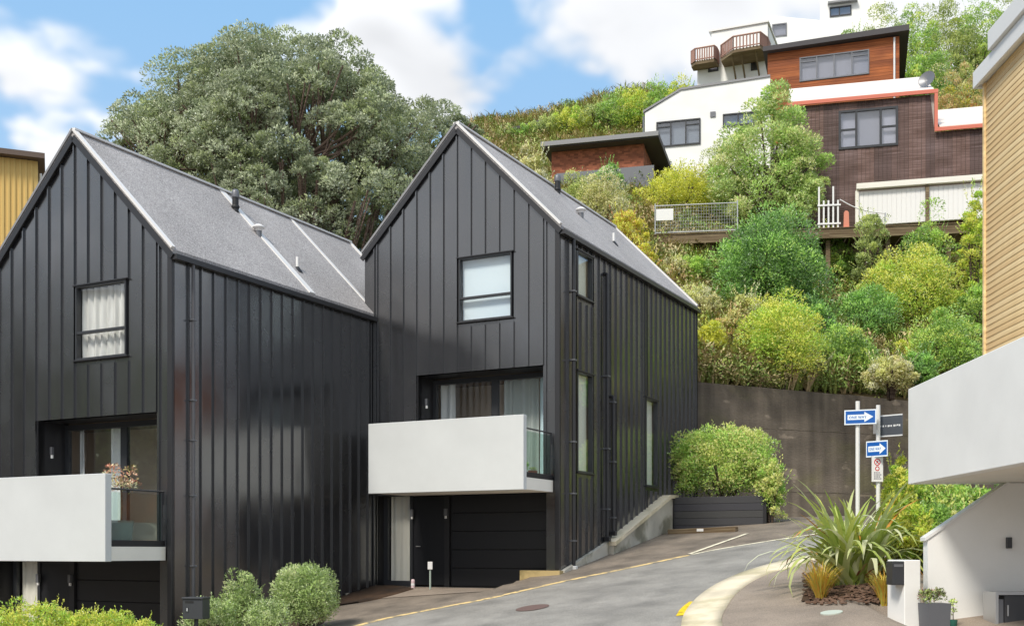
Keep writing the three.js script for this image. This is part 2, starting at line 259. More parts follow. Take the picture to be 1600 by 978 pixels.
const lineBetween = (pts, w) => { // a band of width w centred on ground points
  const L = [], R = []; pts.forEach((p, i) => { const a = pts[Math.max(0, i - 1)], b = pts[Math.min(pts.length - 1, i + 1)]; const dx = b[0] - a[0], dz = b[1] - a[1], l = Math.hypot(dx, dz); L.push([p[0] - dz / l * w / 2, p[1] + dx / l * w / 2]); R.push([p[0] + dz / l * w / 2, p[1] - dx / l * w / 2]); }); return [L, R]; };
struct('edge_line', strip(...lineBetween([[-4.9, 18], G(565, 976), G(660, 955), G(760, 936), G(865, 912), G(1000, 884), G(1075, 868)], 0.19), 0.006, 110, 2), M.yellowPaint);
struct('edge_line', strip(...lineBetween([G(1080, 867), G(1120, 859), G(1200, 846), G(1285, 833), [9.5, 27.3], [14, 28.3]], 0.13), 0.007, 80, 2), M.whitePaint);
struct('parking_line', strip(...lineBetween([G(1078, 866), G(1120, 851), G(1168, 834)], 0.12), 0.010, 40, 2), M.whitePaint);
struct('yellow_mark', strip(...lineBetween([G(1066, 962), G(1074, 950), G(1086, 940)], 0.20), 0.008, 16, 2), M.yellowBright);
struct('yellow_mark', strip(...lineBetween([G(1112, 922), G(1130, 914), G(1152, 907)], 0.16), 0.008, 16, 2), M.yellowPaint);
{ const p = G(832, 950); const g = new THREE.CircleGeometry(0.32, 28); g.rotateX(-Math.PI / 2); const m = struct('manhole_cover', uvm(g), mkStd({ color: lin(0.16, 0.10, 0.085), roughness: 0.8, bumpMap: bumpGrain, bumpScale: 0.02 })); m.position.set(p[0], H + gh(...p) + 0.01, -p[1]); m.rotation.set(Math.atan(0.1013), 0, Math.atan(0.1386)); }
// garage apron, doorstep paving, soil beds
const apron = (O, w0, w1, t0, t1) => [[wor(O, w0, t0), wor(O, w0, (t0 + t1) / 2), wor(O, w0, t1)], [wor(O, w1, t0), wor(O, w1, (t0 + t1) / 2), wor(O, w1, t1)]];
struct('driveway', strip(...apron(OB, -4.4, -0.95, -2.0, 0.3), 0.006, 40, 30), M.path);
struct('garden_bed', strip([G(505, 950), G(512, 925), G(560, 919)], [G(560, 942), G(600, 934), G(646, 921)], 0.03, 24, 12, 0.1), M.soil);
struct('garden_bed', strip([[-9.5, 16], [-8.2, 20], wor(OA, 0.05, 0.2), wor(OA, 0.05, 3), wor(OA, 0.05, 5.2)], [[-6.4, 16], [-5.2, 19.5], G(500, 976), G(510, 962), G(525, 945)], 0.02, 40, 12, 0.1), M.soil);
struct('paving', strip([G(500, 930), G(520, 918)], [G(540, 932), G(562, 920)], 0.05, 10, 8, 0.12), M.concrete);

// ---------------------------------------------------------------- black terrace houses (both of one design)
const SP = 0.383, EV = 8.23, RISE = 2.73, HALF = 2.7, WID = 5.4;
const seamG = {};
function panelGeo(poly2, seamX, seamY0, seamY1, flip) {
  const gs = [poly(poly2, 0.012)];
  if (seamY1 > seamY0 + 0.05) gs.push(box(seamX - 0.014, seamX + 0.014, seamY0, seamY1, 0, 0.052));
  return merge(gs);
}
// trays of a wall plane: strips from a to b, top(x) and bottom(x) lines, rectangular openings [x0,x1,y0,y1]
function clad(wall, a, b, sp, top, bottom, opens, apexX) {
  let edges = []; for (let x = a; x < b - 0.05; x += sp) edges.push(x); edges.push(b);
  for (const o of opens) for (const x of [o[0], o[1]]) if (x > a && x < b && !edges.some(e => Math.abs(e - x) < 0.06)) edges.push(x);
  if (apexX !== undefined && !edges.some(e => Math.abs(e - apexX) < 0.02)) edges.push(apexX);
  edges.sort((p, q) => p - q);
  for (let i = 0; i + 1 < edges.length; i++) {
    const x0 = edges[i], x1 = edges[i + 1], mid = (x0 + x1) / 2;
    const os = opens.filter(o => mid > o[0] && mid < o[1]).sort((p, q) => p[2] - q[2]);
    let lo = null; const iv = [];
    for (const o of os) { iv.push([lo, o[2]]); lo = o[3]; } iv.push([lo, null]);
    for (const [y0, y1] of iv) {
      const b0 = y0 === null ? bottom(x0) : y0, b1 = y0 === null ? bottom(x1) : y0, t0 = y1 === null ? top(x0) : y1, t1 = y1 === null ? top(x1) : y1;
      if (t0 - b0 < 0.02 && t1 - b1 < 0.02) continue;
      const g = panelGeo([[x0 + 0.002, b0], [x1 - 0.002, b1], [x1 - 0.002, Math.max(t1, b1 + 0.01)], [x0 + 0.002, Math.max(t0, b0 + 0.01)]], x1, b1, t1 - 0.09);
      part(wall, 'cladding_panel', g, M.steel[(i * 7 + (i >> 1) * 3 + (y0 === null ? 0 : 1)) % 4]);
    }
  }
}
function windowUnit(house, x0, x1, y0, y1, z, { mull = [], vmull = [], cover = 'blind', mat = M.blind, fr = 0.034, trim = true, turn } = {}) {
  const gs = [rbox(x0, x1, y1 - fr, y1, z - 0.08, z + 0.045, 0.006), rbox(x0, x1, y0, y0 + fr, z - 0.08, z + 0.045, 0.006), rbox(x0, x0 + fr, y0 + fr, y1 - fr, z - 0.08, z + 0.043, 0.006), rbox(x1 - fr, x1, y0 + fr, y1 - fr, z - 0.08, z + 0.043, 0.006)];
  for (const m of mull) gs.push(rbox(x0 + fr, x1 - fr, m - 0.028, m + 0.028, z - 0.06, z + 0.035, 0.006));
  for (const m of vmull) gs.push(rbox(m - 0.03, m + 0.03, y0 + fr, y1 - fr, z - 0.06, z + 0.033, 0.006));
  const w = part(house, 'window', gs, M.alu);
  const ys = [y0 + fr, ...mull, y1 - fr], xs = [x0 + fr, ...vmull, x1 - fr];
  for (let i = 0; i + 1 < ys.length; i++) for (let j = 0; j + 1 < xs.length; j++) part(w, 'pane', box(xs[j] - 0.01, xs[j + 1] + 0.01, ys[i] - 0.01, ys[i + 1] + 0.01, z - 0.030, z - 0.022), M.glass);
  if (trim) { part(w, 'head_flashing', rbox(x0 - 0.05, x1 + 0.05, y1, y1 + 0.03, z - 0.02, z + 0.07, 0.006), M.steelTrim); part(w, 'sill', rbox(x0 - 0.05, x1 + 0.05, y0 - 0.03, y0, z - 0.02, z + 0.07, 0.006), M.steelTrim); }
  if (cover === 'curtain') part(w, 'curtain', drape(x0 + 0.02, x1 - 0.02, y0 + 0.02, y1 - 0.03, z - 0.16), mat);
  if (cover === 'blind') part(w, 'roller_blind', box(x0 + 0.02, x1 - 0.02, y0 + 0.02, y1 - 0.03, z - 0.14, z - 0.135), mat);
  return w;
}
function drape(x0, x1, y0, y1, z, amp = 0.045, freq = 34) { // a hanging curtain with real folds
  const n = Math.max(16, Math.round((x1 - x0) * 46)), g = new THREE.PlaneGeometry(x1 - x0, y1 - y0, n, 6), p = g.attributes.position;
  for (let i = 0; i < p.count; i++) { const x = p.getX(i), y = p.getY(i); p.setZ(i, amp * Math.sin(x * freq + 1.5 * noise(x * 3, y * 0.4, 3)) * (0.8 + 0.4 * noise(x * 5, y, 1))); }
  g.translate((x0 + x1) / 2, (y0 + y1) / 2, z); g.computeVertexNormals(); return g;
}
function downpipe(house, x, z, y0, y1, brackets) { // z outward
  const d = part(house, 'downpipe', rod([x, y0, z], [x, y1, z], 0.042, 0.042, 12), M.steelTrim);
  for (const y of brackets) part(d, 'bracket', merge([rbox(x - 0.075, x + 0.075, y - 0.018, y + 0.018, z - 0.09, z + 0.05, 0.006)]), M.aluGrey);
  return d;
}
function flueOn(roof, kind, x, y, z) {
  if (kind === 'flue') { const f = part(roof, 'flue', [rod([x, y - 0.2, z], [x, y + 0.34, z], 0.075, 0.075, 16), lathe([[0.09, 0], [0.10, 0.03], [0.09, 0.06]]).translate(x, y + 0.1, z)], M.darkFlat); part(f, 'cowl', lathe([[0.0, 0.22], [0.06, 0.20], [0.09, 0.14], [0.095, 0.02], [0.08, 0], [0.05, 0]]).translate(x, y + 0.34, z), M.aluGrey); }
  if (kind === 'cowl') { const f = part(roof, 'roof_vent', [rod([x, y - 0.2, z], [x, y + 0.2, z], 0.075, 0.075, 16)], M.aluGrey); part(f, 'cowl', lathe([[0, 0.09], [0.07, 0.08], [0.14, 0.03], [0.145, 0], [0.08, -0.015], [0.08, -0.07]]).translate(x, y + 0.22, z), M.flash); }
  if (kind === 'pipe') { const f = part(roof, 'vent_pipe', rod([x, y - 0.15, z], [x, y + 0.32, z], 0.035, 0.035, 10), M.whitePlain); part(f, 'boot', lathe([[0.13, 0], [0.10, 0.06], [0.05, 0.12], [0.04, 0.14]]).translate(x, y - 0.05, z), M.darkFlat); }
}
const gable = x => EV + RISE * (1 - Math.abs(x + HALF) / HALF) - 0.02;
const OPEN = { win: [-2.68, -1.17, 6.31, 7.88], rec: [-3.83, -0.383, 2.49, 5.15], gar: [-5.10, -0.34, 0.0, 2.24] };
function terraceHouse(O, floor, label, opt) {
  const h = thing('black_house', label, 'house', [O[0], H + floor, -O[1]], -TH, 'black terrace houses');
  const L = opt.len, b = opt.base;   // b(t): bottom line of the right wall
  const opens = [OPEN.win, OPEN.rec, OPEN.gar];
  // front wall with holes, then its trays
  const out = [[-WID, -0.8], [0, -0.8], [0, EV], [-HALF, EV + RISE - 0.02], [-WID, EV]];
  const fw = part(h, 'front_wall', poly(out, 0.16, -0.17, opens.map(o => rect(...o))), M.darkFlat);
  clad(fw, -0.383 * 14 - 0.038, 0, SP, gable, () => -0.6, opens, -HALF);
  // corner flashing
  part(fw, 'corner_trim', [rbox(-0.10, 0.015, opt.corner, EV - 0.02, 0.0, 0.062, 0.008)], M.steelTrim);
  // right wall: local frame turned so that x runs back from the corner and z points out
  const rw = part(h, 'side_wall', poly([[0, -1], [L, -1], [L, EV], [0, EV]], 0.16, -0.17, (opt.sideWindows || []).map(o => rect(...o))), M.darkFlat);
  rw.rotation.y = Math.PI / 2;
  clad(rw, 0.02, L, 0.366, () => EV - 0.03, b, opt.sideWindows || []);
  for (const o of opt.sideWindows || []) {
    const w = windowUnit(h, o[0] + 0.03, o[1] - 0.03, o[2] + 0.03, o[3] - 0.03, 0.02, { mat: M.blindGreen });
    part(w, 'side_curtain', box(o[0] + 0.05, o[0] + 0.32 * (o[1] - o[0]), o[2] + 0.05, o[3] - 0.05, -0.10, -0.09), M.blindDark);
    w.rotation.y = Math.PI / 2;
  }
  part(h, 'party_wall', box(-WID + 0.02, -WID + 0.18, -0.8, EV, -L, -0.18), M.darkFlat);
  part(h, 'back_wall', poly([[-WID + 0.18, -0.8], [-0.18, -0.8], [-0.18, EV - 0.02], [-HALF, EV + RISE - 0.2], [-WID + 0.18, EV - 0.02]], 0.16, -L + 0.01), M.darkFlat);
  // inside: floors and a partition so that the rooms are closed
  part(h, 'floor_slab', [box(-WID + 0.19, -0.19, 2.26, 2.46, -L + 0.2, -0.18), box(-WID + 0.19, -0.19, 5.2, 5.42, -L + 0.2, -0.18), box(-WID + 0.19, -0.19, -0.3, -0.02, -L + 0.2, -0.18)], M.timberFloor);
  part(h, 'room_wall', [box(-WID + 0.19, -0.19, 2.47, 5.19, -2.6, -2.5), box(-WID + 0.19, -0.19, 5.43, 8.3, -4.6, -4.5), box(-WID + 0.19, -WID + 0.24, 2.47, 5.19, -2.5, -0.9), box(-0.25, -0.19, 2.47, 5.19, -0.7, -0.4)], M.room);
  // recess behind the balcony
  const [rx0, rx1, ry0, ry1] = OPEN.rec, RD = 0.75;
  part(h, 'recess_lining', [box(rx0 - 0.05, rx0, ry0, ry1, -RD - 0.05, -0.002), box(rx1, rx1 + 0.05, ry0, ry1, -RD - 0.05, -0.002), box(rx0 - 0.05, rx1 + 0.05, ry1, ry1 + 0.05, -RD - 0.05, -0.002)], M.steelTrim);
  const dz = -RD, top = ry1 - 0.03, xm = (rx0 + rx1) / 2 + 0.02;
  const sl = part(h, 'sliding_door', [box(rx0, rx1, top - 0.12, top, dz - 0.06, dz + 0.05), box(rx0, rx1, ry0, ry0 + 0.10, dz - 0.06, dz + 0.05), box(rx0, rx0 + 0.09, ry0 + 0.1, top - 0.12, dz - 0.06, dz + 0.045), box(rx1 - 0.07, rx1, ry0 + 0.1, top - 0.12, dz - 0.06, dz + 0.045), box(xm - 0.09, xm + 0.09, ry0 + 0.1, top - 0.12, dz - 0.055, dz + 0.04)], M.alu);
  part(sl, 'pane', box(rx0 + 0.08, xm - 0.08, ry0 + 0.09, top - 0.11, dz - 0.012, dz - 0.004), M.glass);
  part(sl, 'pane', box(xm + 0.08, rx1 - 0.06, ry0 + 0.09, top - 0.11, dz + 0.006, dz + 0.014), M.glass);
  for (const c of opt.curtains) part(sl, 'curtain', drape(c[0], c[1], ry0 + 0.05, top - 0.1, dz - 0.22, 0.05, 26), c[2]);
  const lamp = part(h, 'wall_lamp', [rbox(rx0 + 0.002, rx0 + 0.07, 4.45, 4.62, -0.36, -0.29, 0.01)], M.aluGrey); part(lamp, 'lamp_glass', rod([rx0 + 0.045, 4.38, -0.325], [rx0 + 0.045, 4.45, -0.325], 0.03), M.whitePlain);
  // upper window
  windowUnit(h, OPEN.win[0] + 0.03, OPEN.win[1] - 0.05, OPEN.win[2] + 0.02, OPEN.win[3] - 0.03, 0.02, { mull: [6.89], cover: opt.upper, mat: opt.upper === 'curtain' ? M.curtain : M.blind });
  // ground floor behind the balcony: sidelight, entry door and garage door
  const [gx0, gx1, , gy1] = OPEN.gar, gd = -0.42;
  part(h, 'porch_lining', [box(gx0 - 0.04, gx0, 0, gy1, gd - 0.05, -0.002), box(gx1, gx1 + 0.04, 0, gy1, gd - 0.05, -0.002), box(gx0 - 0.04, gx1 + 0.04, gy1, gy1 + 0.04, gd - 0.05, -0.002)], M.darkFlat);
  const sg = part(h, 'sidelight', [box(-5.1, -4.98, 0, gy1, gd - 0.05, gd + 0.03), box(-4.32, -4.24, 0, gy1, gd - 0.05, gd + 0.03), box(-4.98, -4.32, 0, 0.12, gd - 0.05, gd + 0.03)], M.alu);
  part(sg, 'pane', box(-4.98, -4.32, 0.12, gy1 + 0.01, gd - 0.012, gd - 0.004), M.glass); part(sg, 'curtain', drape(-4.97, -4.33, 0.1, gy1, gd - 0.12, 0.025, 30), mkStd({ color: lin(0.84, 0.83, 0.74), roughness: 1 }));
  const ed = part(h, 'entry_door', rbox(-4.235, -3.30, 0.02, gy1 - 0.02, gd - 0.05, gd + 0.0, 0.008), M.door); part(ed, 'handle', [rod([-4.12, 0.98, gd + 0.05], [-4.0, 0.98, gd + 0.05], 0.012), rod([-4.12, 0.98, gd], [-4.12, 0.98, gd + 0.05], 0.014)], M.gal);
  part(h, 'porch_pier', box(-3.30, -3.16, 0, gy1, gd - 0.05, gd + 0.06), M.steelTrim);
  const gdr = part(h, 'garage_door', box(-3.16, gx1, 0.0, gy1 - 0.01, gd - 0.07, gd - 0.03), M.darkFlat);
  for (let i = 0; i < 5; i++) part(gdr, 'door_panel', rbox(-3.14, gx1 - 0.02, 0.01 + i * 0.447, 0.447 + i * 0.447 - 0.005, gd - 0.035, gd + 0.005, 0.008), M.door);
  for (const x of [-4.22, -3.24]) { const l = part(h, 'porch_light', rbox(x - 0.04, x + 0.04, 1.72, 1.9, gd + 0.055, gd + 0.13, 0.01), M.aluGrey); part(l, 'lamp_glass', rod([x, 1.66, gd + 0.09], [x, 1.72, gd + 0.09], 0.03), M.whitePlain); }
  // balcony
  const bal = part(h, 'balcony', box(-4.16, -0.15, 2.215, 2.48, 0.053, 1.44), M.whiteWarm);
  part(bal, 'parapet', rbox(-4.19, -0.12, 2.20, 3.83, 1.445, 1.60, 0.012), M.panel);
  part(bal, 'parapet', rbox(-4.19, -4.04, 2.485, 3.83, 0.06, 1.44, 0.012), M.panel);
  part(bal, 'deck_edge', box(-0.21, -0.155, 2.485, 2.60, 0.06, 1.44), M.darkFlat);
  part(bal, 'balustrade_glass', box(-0.19, -0.178, 2.61, 3.50, 0.10, 1.44), M.glassTint);
  part(bal, 'handrail', [rod([-0.185, 3.56, 0.07], [-0.185, 3.56, 1.44], 0.018), rod([-0.185, 3.56, 0.07], [-0.185, 3.3, 0.07], 0.018)], M.alu);
  part(bal, 'rail_post', rod([-0.185, 2.49, 0.12], [-0.185, 3.56, 0.12], 0.02), M.alu);
  // roof
  const c = 0.12, prof = [[-WID - 0.05, EV - 0.05], [-HALF, EV + RISE], [0.05, EV - 0.05], [0.05, EV - 0.05 + c], [-HALF, EV + RISE + c * 1.1], [-WID - 0.05, EV - 0.05 + c]];
  const rf = part(h, 'roof', poly(prof, L + 0.1, -L - 0.03), M.roof);
  const sl2 = Math.hypot(HALF + 0.05, RISE + 0.05), ang = Math.atan2(RISE + 0.05, HALF + 0.05);
  const onSlope = (s, t, wid, thick, mat, name, side = 1) => { const g = new THREE.BoxGeometry(sl2, thick, wid); const m = part(rf, name, uvm(g), mat); const x = -HALF + side * (HALF + 0.05) / 2, y = EV + RISE / 2 - 0.025 + c + 0.012; m.position.set(x, y + thick / 2 - 0.005, t); m.rotation.z = -side * ang; return m; };
  onSlope(0, 0.05, 0.10, 0.05, opt.verge, 'verge_flashing'); onSlope(0, 0.05, 0.10, 0.05, M.flashGrey, 'verge_flashing', -1);
  onSlope(0, -L + 0.0, 0.10, 0.05, opt.verge, 'verge_flashing');
  for (const [t, w] of opt.bands) onSlope(0, t, w, 0.03, M.flash, 'joint_flashing');
  part(rf, 'ridge_cap', [box(-HALF - 0.085, -HALF + 0.085, EV + RISE + c + 0.0, EV + RISE + c + 0.04, -L - 0.02, 0.09)], M.flash);
  part(rf, 'gutter', [box(0.03, 0.15, EV - 0.13, EV - 0.03, -L - 0.03, 0.06)], M.steelTrim);
  part(rf, 'barge_trim', (() => { const gs = []; for (const s of [-1, 1]) { const g = new THREE.BoxGeometry(sl2, 0.12, 0.03); g.rotateZ(-s * ang); g.translate(-HALF + s * (HALF + 0.05) / 2, EV + RISE / 2 - 0.05, 0.078); gs.push(uvm(g)); } return gs; })(), M.steelTrim);
  for (const [k, x, t] of opt.vents) flueOn(rf, k, x, EV + RISE * (-x / HALF) + c * 0.6, -t);
  return h;
}
const houseB = terraceHouse(OB, -0.88, 'black gabled house beside the sloping concrete plinth and planter box', {
  len: 9.75, corner: 0.44, upper: 'blind', verge: M.flash, bands: [],
  base: t => t < 2.58 ? mix(0.43, 1.10, t / 2.58) : t < 6.97 ? mix(1.10, 2.40, (t - 2.58) / 4.39) : 2.40,
  sideWindows: [[0.84, 1.78, 6.86, 7.98], [0.84, 1.80, 2.70, 5.14], [5.34, 6.30, 2.60, 5.05]],
  curtains: [[-3.74, -3.36, M.sheer], [-1.95, -1.02, mkStd({ color: lin(0.42, 0.47, 0.45), roughness: 1 })], [-1.0, -0.42, mkStd({ color: lin(0.62, 0.80, 0.86), roughness: 1 })]],
  vents: [['flue', -2.47, 5.1], ['cowl', -1.57, 4.68], ['pipe', -1.09, 5.84]],
});
{ // pipes on the side wall of that house (wall frame: x back, z out) -> house frame: x out, z = -back
  const hh = houseB;
  for (const [t, y0, y1, br] of [[0.52, 0.50, 8.12, [6.9, 5.3, 3.4, 2.2, 1.1]], [2.54, 1.2, 7.75, [5.2, 3.4, 1.9]], [2.93, 1.35, 4.75, [4.6, 3.1, 1.7]]]) {
    const d = part(hh, 'downpipe', t > 2 ? [rod([0.10, y0, -t], [0.10, y1, -t], 0.04, 0.04, 12), rod([0.0, y1, -t], [0.1, y1 - 0.02, -t], 0.04)] : [rod([0.11, y0, -t], [0.11, y1, -t], 0.045, 0.045, 12)], M.steelTrim);
    for (const y of br) part(d, 'bracket', rbox(0.01, 0.165, y - 0.018, y + 0.018, -t - 0.07, -t + 0.07, 0.005), M.aluGrey);
    part(d, 'shoe', rbox(0.04, 0.19, y0 - 0.10, y0 + 0.02, -t - 0.06, -t + 0.06, 0.02), t < 1 ? M.whitePlain : M.steelTrim);
  }
}
const houseA = terraceHouse(OA, -2.41, 'black gabled house with a long windowless side wall and flashing bands on its roof', {
  len: 9.6, corner: -0.5, upper: 'curtain', verge: M.flash, bands: [[-4.35, 0.20], [-6.98, 0.11]],
  base: () => -0.6, curtains: [[-3.7, -3.5, M.sheer], [-2.75, -2.2, M.sheer]],
  vents: [['flue', -2.1, 4.19], ['cowl', -1.45, 4.25], ['pipe', -0.7, 4.75]],
});
{ const d = part(houseA, 'downpipe', rod([0.09, 0.2, -0.46], [0.09, 8.12, -0.46], 0.036, 0.036, 12), mkStd({ color: lin(0.09, 0.09, 0.10), roughness: 0.45 }));
  for (const y of [7.0, 5.4, 4.6, 3.5, 2.1]) part(d, 'bracket', rbox(0.01, 0.135, y - 0.015, y + 0.015, -0.52, -0.40, 0.005), M.aluGrey); }

// concrete plinth, stepped parapet and block return at the foot of the right-hand house
{
  const p = thing('concrete_plinth', 'pale weathered concrete plinth rising with the slope along the black house', 'plinth', [OB[0], H - 0.88, -OB[1]], -TH + Math.PI / 2);
  part(p, 'footing', poly([[0.02, -0.9], [2.62, -0.2], [2.62, 1.10], [0.02, 0.42]], 0.10, 0.012), M.concrete);
  const w = part(p, 'parapet', poly([[2.64, -0.2], [6.98, 0.4], [6.98, 2.38], [6.75, 2.34], [2.64, 1.0]], 0.22, 0.012), M.concrete);
  part(w, 'coping', poly([[2.62, 1.0], [6.74, 2.335], [7.3, 2.36], [7.3, 2.45], [6.70, 2.43], [2.62, 1.10]], 0.30, 0.004), M.kerb);
  const b = thing('concrete_nib', 'low yellowed concrete block wall at the garage corner', 'low wall', [OB[0], H - 0.88, -OB[1]], -TH);
  part(b, 'block_course', box(-0.9, 0.12, -0.15, 0.2, 0.07, 0.27), M.block); part(b, 'block_course', box(-0.897, 0.117, 0.203, 0.42, 0.073, 0.267), M.block);
}
// planter box of dark boards, hedge and wheel stop
const PLO = wor(OB, 0.24, 7.0);
{
  const p = thing('planter_box', 'charcoal planter box of horizontal boards beside the concrete parapet', 'planter', [PLO[0], H + 0.0, -PLO[1]], -TH);
  part(p, 'frame', [box(0.02, 2.56, 0.45, 1.42, -0.9, -0.06), box(2.57, 2.66, 0.3, 1.50, -0.08, 0.0)], M.darkFlat);
  for (let i = 0; i < 5; i++) part(p, 'board', rbox(0.02, 2.57, 0.50 + i * 0.2, 0.692 + i * 0.2, -0.06, -0.01 + (i % 2) * 0.004, 0.006), mkStd({ color: lin(0.040 + 0.004 * (i % 3), 0.040 + 0.004 * (i % 3), 0.048), roughness: 0.6, bumpMap: bumpGrain, bumpScale: 0.002 }));
  for (let i = 0; i < 5; i++) part(p, 'board', rbox(2.57, 2.62, 0.50 + i * 0.2, 0.692 + i * 0.2, -0.95, -0.085, 0.006), M.alu);
  const a = G(1046, 834), b = G(1152, 830); const wx = (a[0] + b[0]) / 2, wz = (a[1] + b[1]) / 2, len = Math.hypot(b[0] - a[0], b[1] - a[1]);
  const s = thing('wheel_stop', 'weathered timber wheel stop in front of the charcoal planter box', 'wheel stop', [wx, H + gh(wx, wz), -wz], Math.atan2((b[1] - a[1]), (b[0] - a[0])));
  const sb = part(s, 'beam', rbox(-len / 2, len / 2, -0.04, 0.12, -0.07, 0.07, 0.015), M.deckWood); sb.rotation.z = 0.02; part(s, 'plate', box(-0.12, 0.10, 0.03, 0.10, 0.072, 0.078), M.whitePlain);
}

// ---------------------------------------------------------------- retaining wall
{
  const a = V(4.5, H, -WZ(4.5)), ang = Math.atan(0.43), Lw = 36;
  const w = thing('retaining_wall', 'tall dark stained concrete retaining wall below the bushy slope', 'retaining wall', a, ang);
  const pts = [[0, -0.4], [Lw, -0.4]]; for (let i = 36; i >= 0; i--) { const s = i, X = 4.5 + s * Math.cos(ang); pts.push([s, WT(X) + 0.05 * noise(s * 1.3, 4)]); }
  const g = poly(pts, 0.3, -0.3), uv = g.attributes.uv; for (let i = 0; i < uv.count; i++) uv.setXY(i, uv.getX(i) / 14, uv.getY(i) / 7);
  const body = part(w, 'wall_face', g, M.retain);
  for (const i of [1.6, 3.3]) part(body, 'pour_joint', box(0.05, Lw - 0.05, i * 1.22 - 0.012, i * 1.22 + 0.012, -0.004, 0.006), M.retain);
}
// ---------------------------------------------------------------- white building on the right
{
  const O = V(5.93, H, -17), b = thing('white_building', 'white rendered building with solid balcony and honey coloured timber boards', 'building', O, -2.26 * Math.PI / 180);
  const bal = part(b, 'balcony', box(0.19, 4.5, 0.99, 1.22, 0.19, 7), M.whiteWarm);
  part(bal, 'parapet', rbox(0, 0.185, 0.985, 2.41, 0, 7.2, 0.012), M.white); part(bal, 'parapet', rbox(0.187, 4.5, 0.987, 2.40, 0.003, 0.185, 0.012), M.white);
  const lw = part(b, 'stair_wall', poly([[0.16, -1.7], [0.16, 0.17], [1.34, 0.982], [4.5, 0.982], [4.5, -1.7]], 0.2, 0.2), M.white);
  part(lw, 'coping', poly([[0.12, 0.14], [1.33, 0.975], [1.33, 1.012], [0.12, 0.19]].map(([x, y]) => [x, y - 0.012 + 0.01]), 0.24, 0.18), M.whitePlain);
  const lp = part(lw, 'wall_lamp', rbox(1.28, 1.345, 0.03, 0.19, 0.40, 0.48, 0.006), M.alu); part(lp, 'bracket', box(1.29, 1.335, 0.06, 0.16, 0.398, 0.402), M.alu);
  // timber upper storey
  const y0 = 1.25, y1 = 6.72, n = 64, dy = (y1 - y0) / n;
  const tw = part(b, 'timber_wall', box(0.93, 4.5, 1.225, y1, 0.62, 7), M.deckWood);
  const prof = (() => { const s = new THREE.Shape([[0, 0], [-0.019, 0.0], [-0.012, dy * 0.98], [0, dy * 0.98]].map(p => new THREE.Vector2(...p))); const g = new THREE.ExtrudeGeometry(s, { depth: 6.3, bevelEnabled: false }); return uvm(g); })();
  for (let i = 0; i < n; i++) { const m = part(tw, 'weatherboard', prof, M.honey[(i * 7 + (i >> 2)) % 3]); m.position.set(0.928, y0 + i * dy, 0.63); }
  part(tw, 'corner_trim', rbox(0.885, 0.95, y0, y1, 0.57, 0.63, 0.005), M.honey[0]);
  const rf = part(b, 'roof', box(0.84, 4.7, 6.74, 6.86, 0.50, 7.1), M.whiteWarm);
  part(rf, 'fascia', rbox(0.79, 0.838, 6.70, 6.94, 0.45, 7.1, 0.006), M.whitePlain); part(rf, 'fascia', rbox(0.84, 4.7, 6.70, 6.94, 0.45, 0.498, 0.006), M.whitePlain);
  part(rf, 'upper_fascia', rbox(0.74, 4.7, 6.95, 7.22, 1.15, 7.1, 0.01), M.whitePlain);
  // cabinet and pillar in the forecourt
  const cz = 15.9, cab = thing('utility_cabinet', 'charcoal utility cabinet in a grey frame under the white building', 'cabinet', [at(1556, 925, cz).x, H + gh(7, cz) - 0.02, -cz]);
  const ch = at(1556, 925, cz).y - cab.position.y;
  part(cab, 'frame', [box(0, 0.04, 0, ch, -0.4, 0.02), box(0.04, 1.1, ch - 0.04, ch, -0.4, 0.02), box(1.1, 1.14, 0, ch, -0.4, 0.02)], M.gal); part(cab, 'side_panel', rbox(0.05, 0.12, 0.02, ch - 0.10, -0.38, 0.0, 0.006), M.aluGrey); const dr = part(cab, 'door', rbox(0.13, 1.09, 0.02, ch - 0.05, -0.38, 0.005, 0.008), mkStd({ color: lin(0.055, 0.056, 0.062), roughness: 0.5 })); part(dr, 'handle', rbox(0.16, 0.18, ch * 0.35, ch * 0.65, 0.006, 0.03, 0.004), M.gal);
  const pz = 16.3, X0 = at(1414, 0, pz).x, X1 = at(1441, 0, pz).x, yt = at(0, 875, pz).y, yg = H + gh(X0, pz) - 0.1;
  const pil = thing('letterbox_pillar', 'white rendered letterbox pillar beside the grey plant pot', 'pillar', [X0, yg, -pz], 0.12);
  part(pil, 'pillar_body', rbox(0, X1 - X0, 0, yt - yg, -0.55, 0, 0.015), M.white);
  const lb = thing('wall_letterbox', 'dark grey letterbox fixed to the white pillar', 'letterbox', [X0, yt, -pz + 0.02]);
  part(lb, 'box_body', rbox(-0.17, 0.0, -0.36, -0.02, -0.30, -0.02, 0.01), M.alu); part(lb, 'slot_flap', box(-0.15, -0.02, -0.10, -0.06, -0.018, -0.012), M.aluGrey);
}
// plant pots in the forecourt are built with the plants below

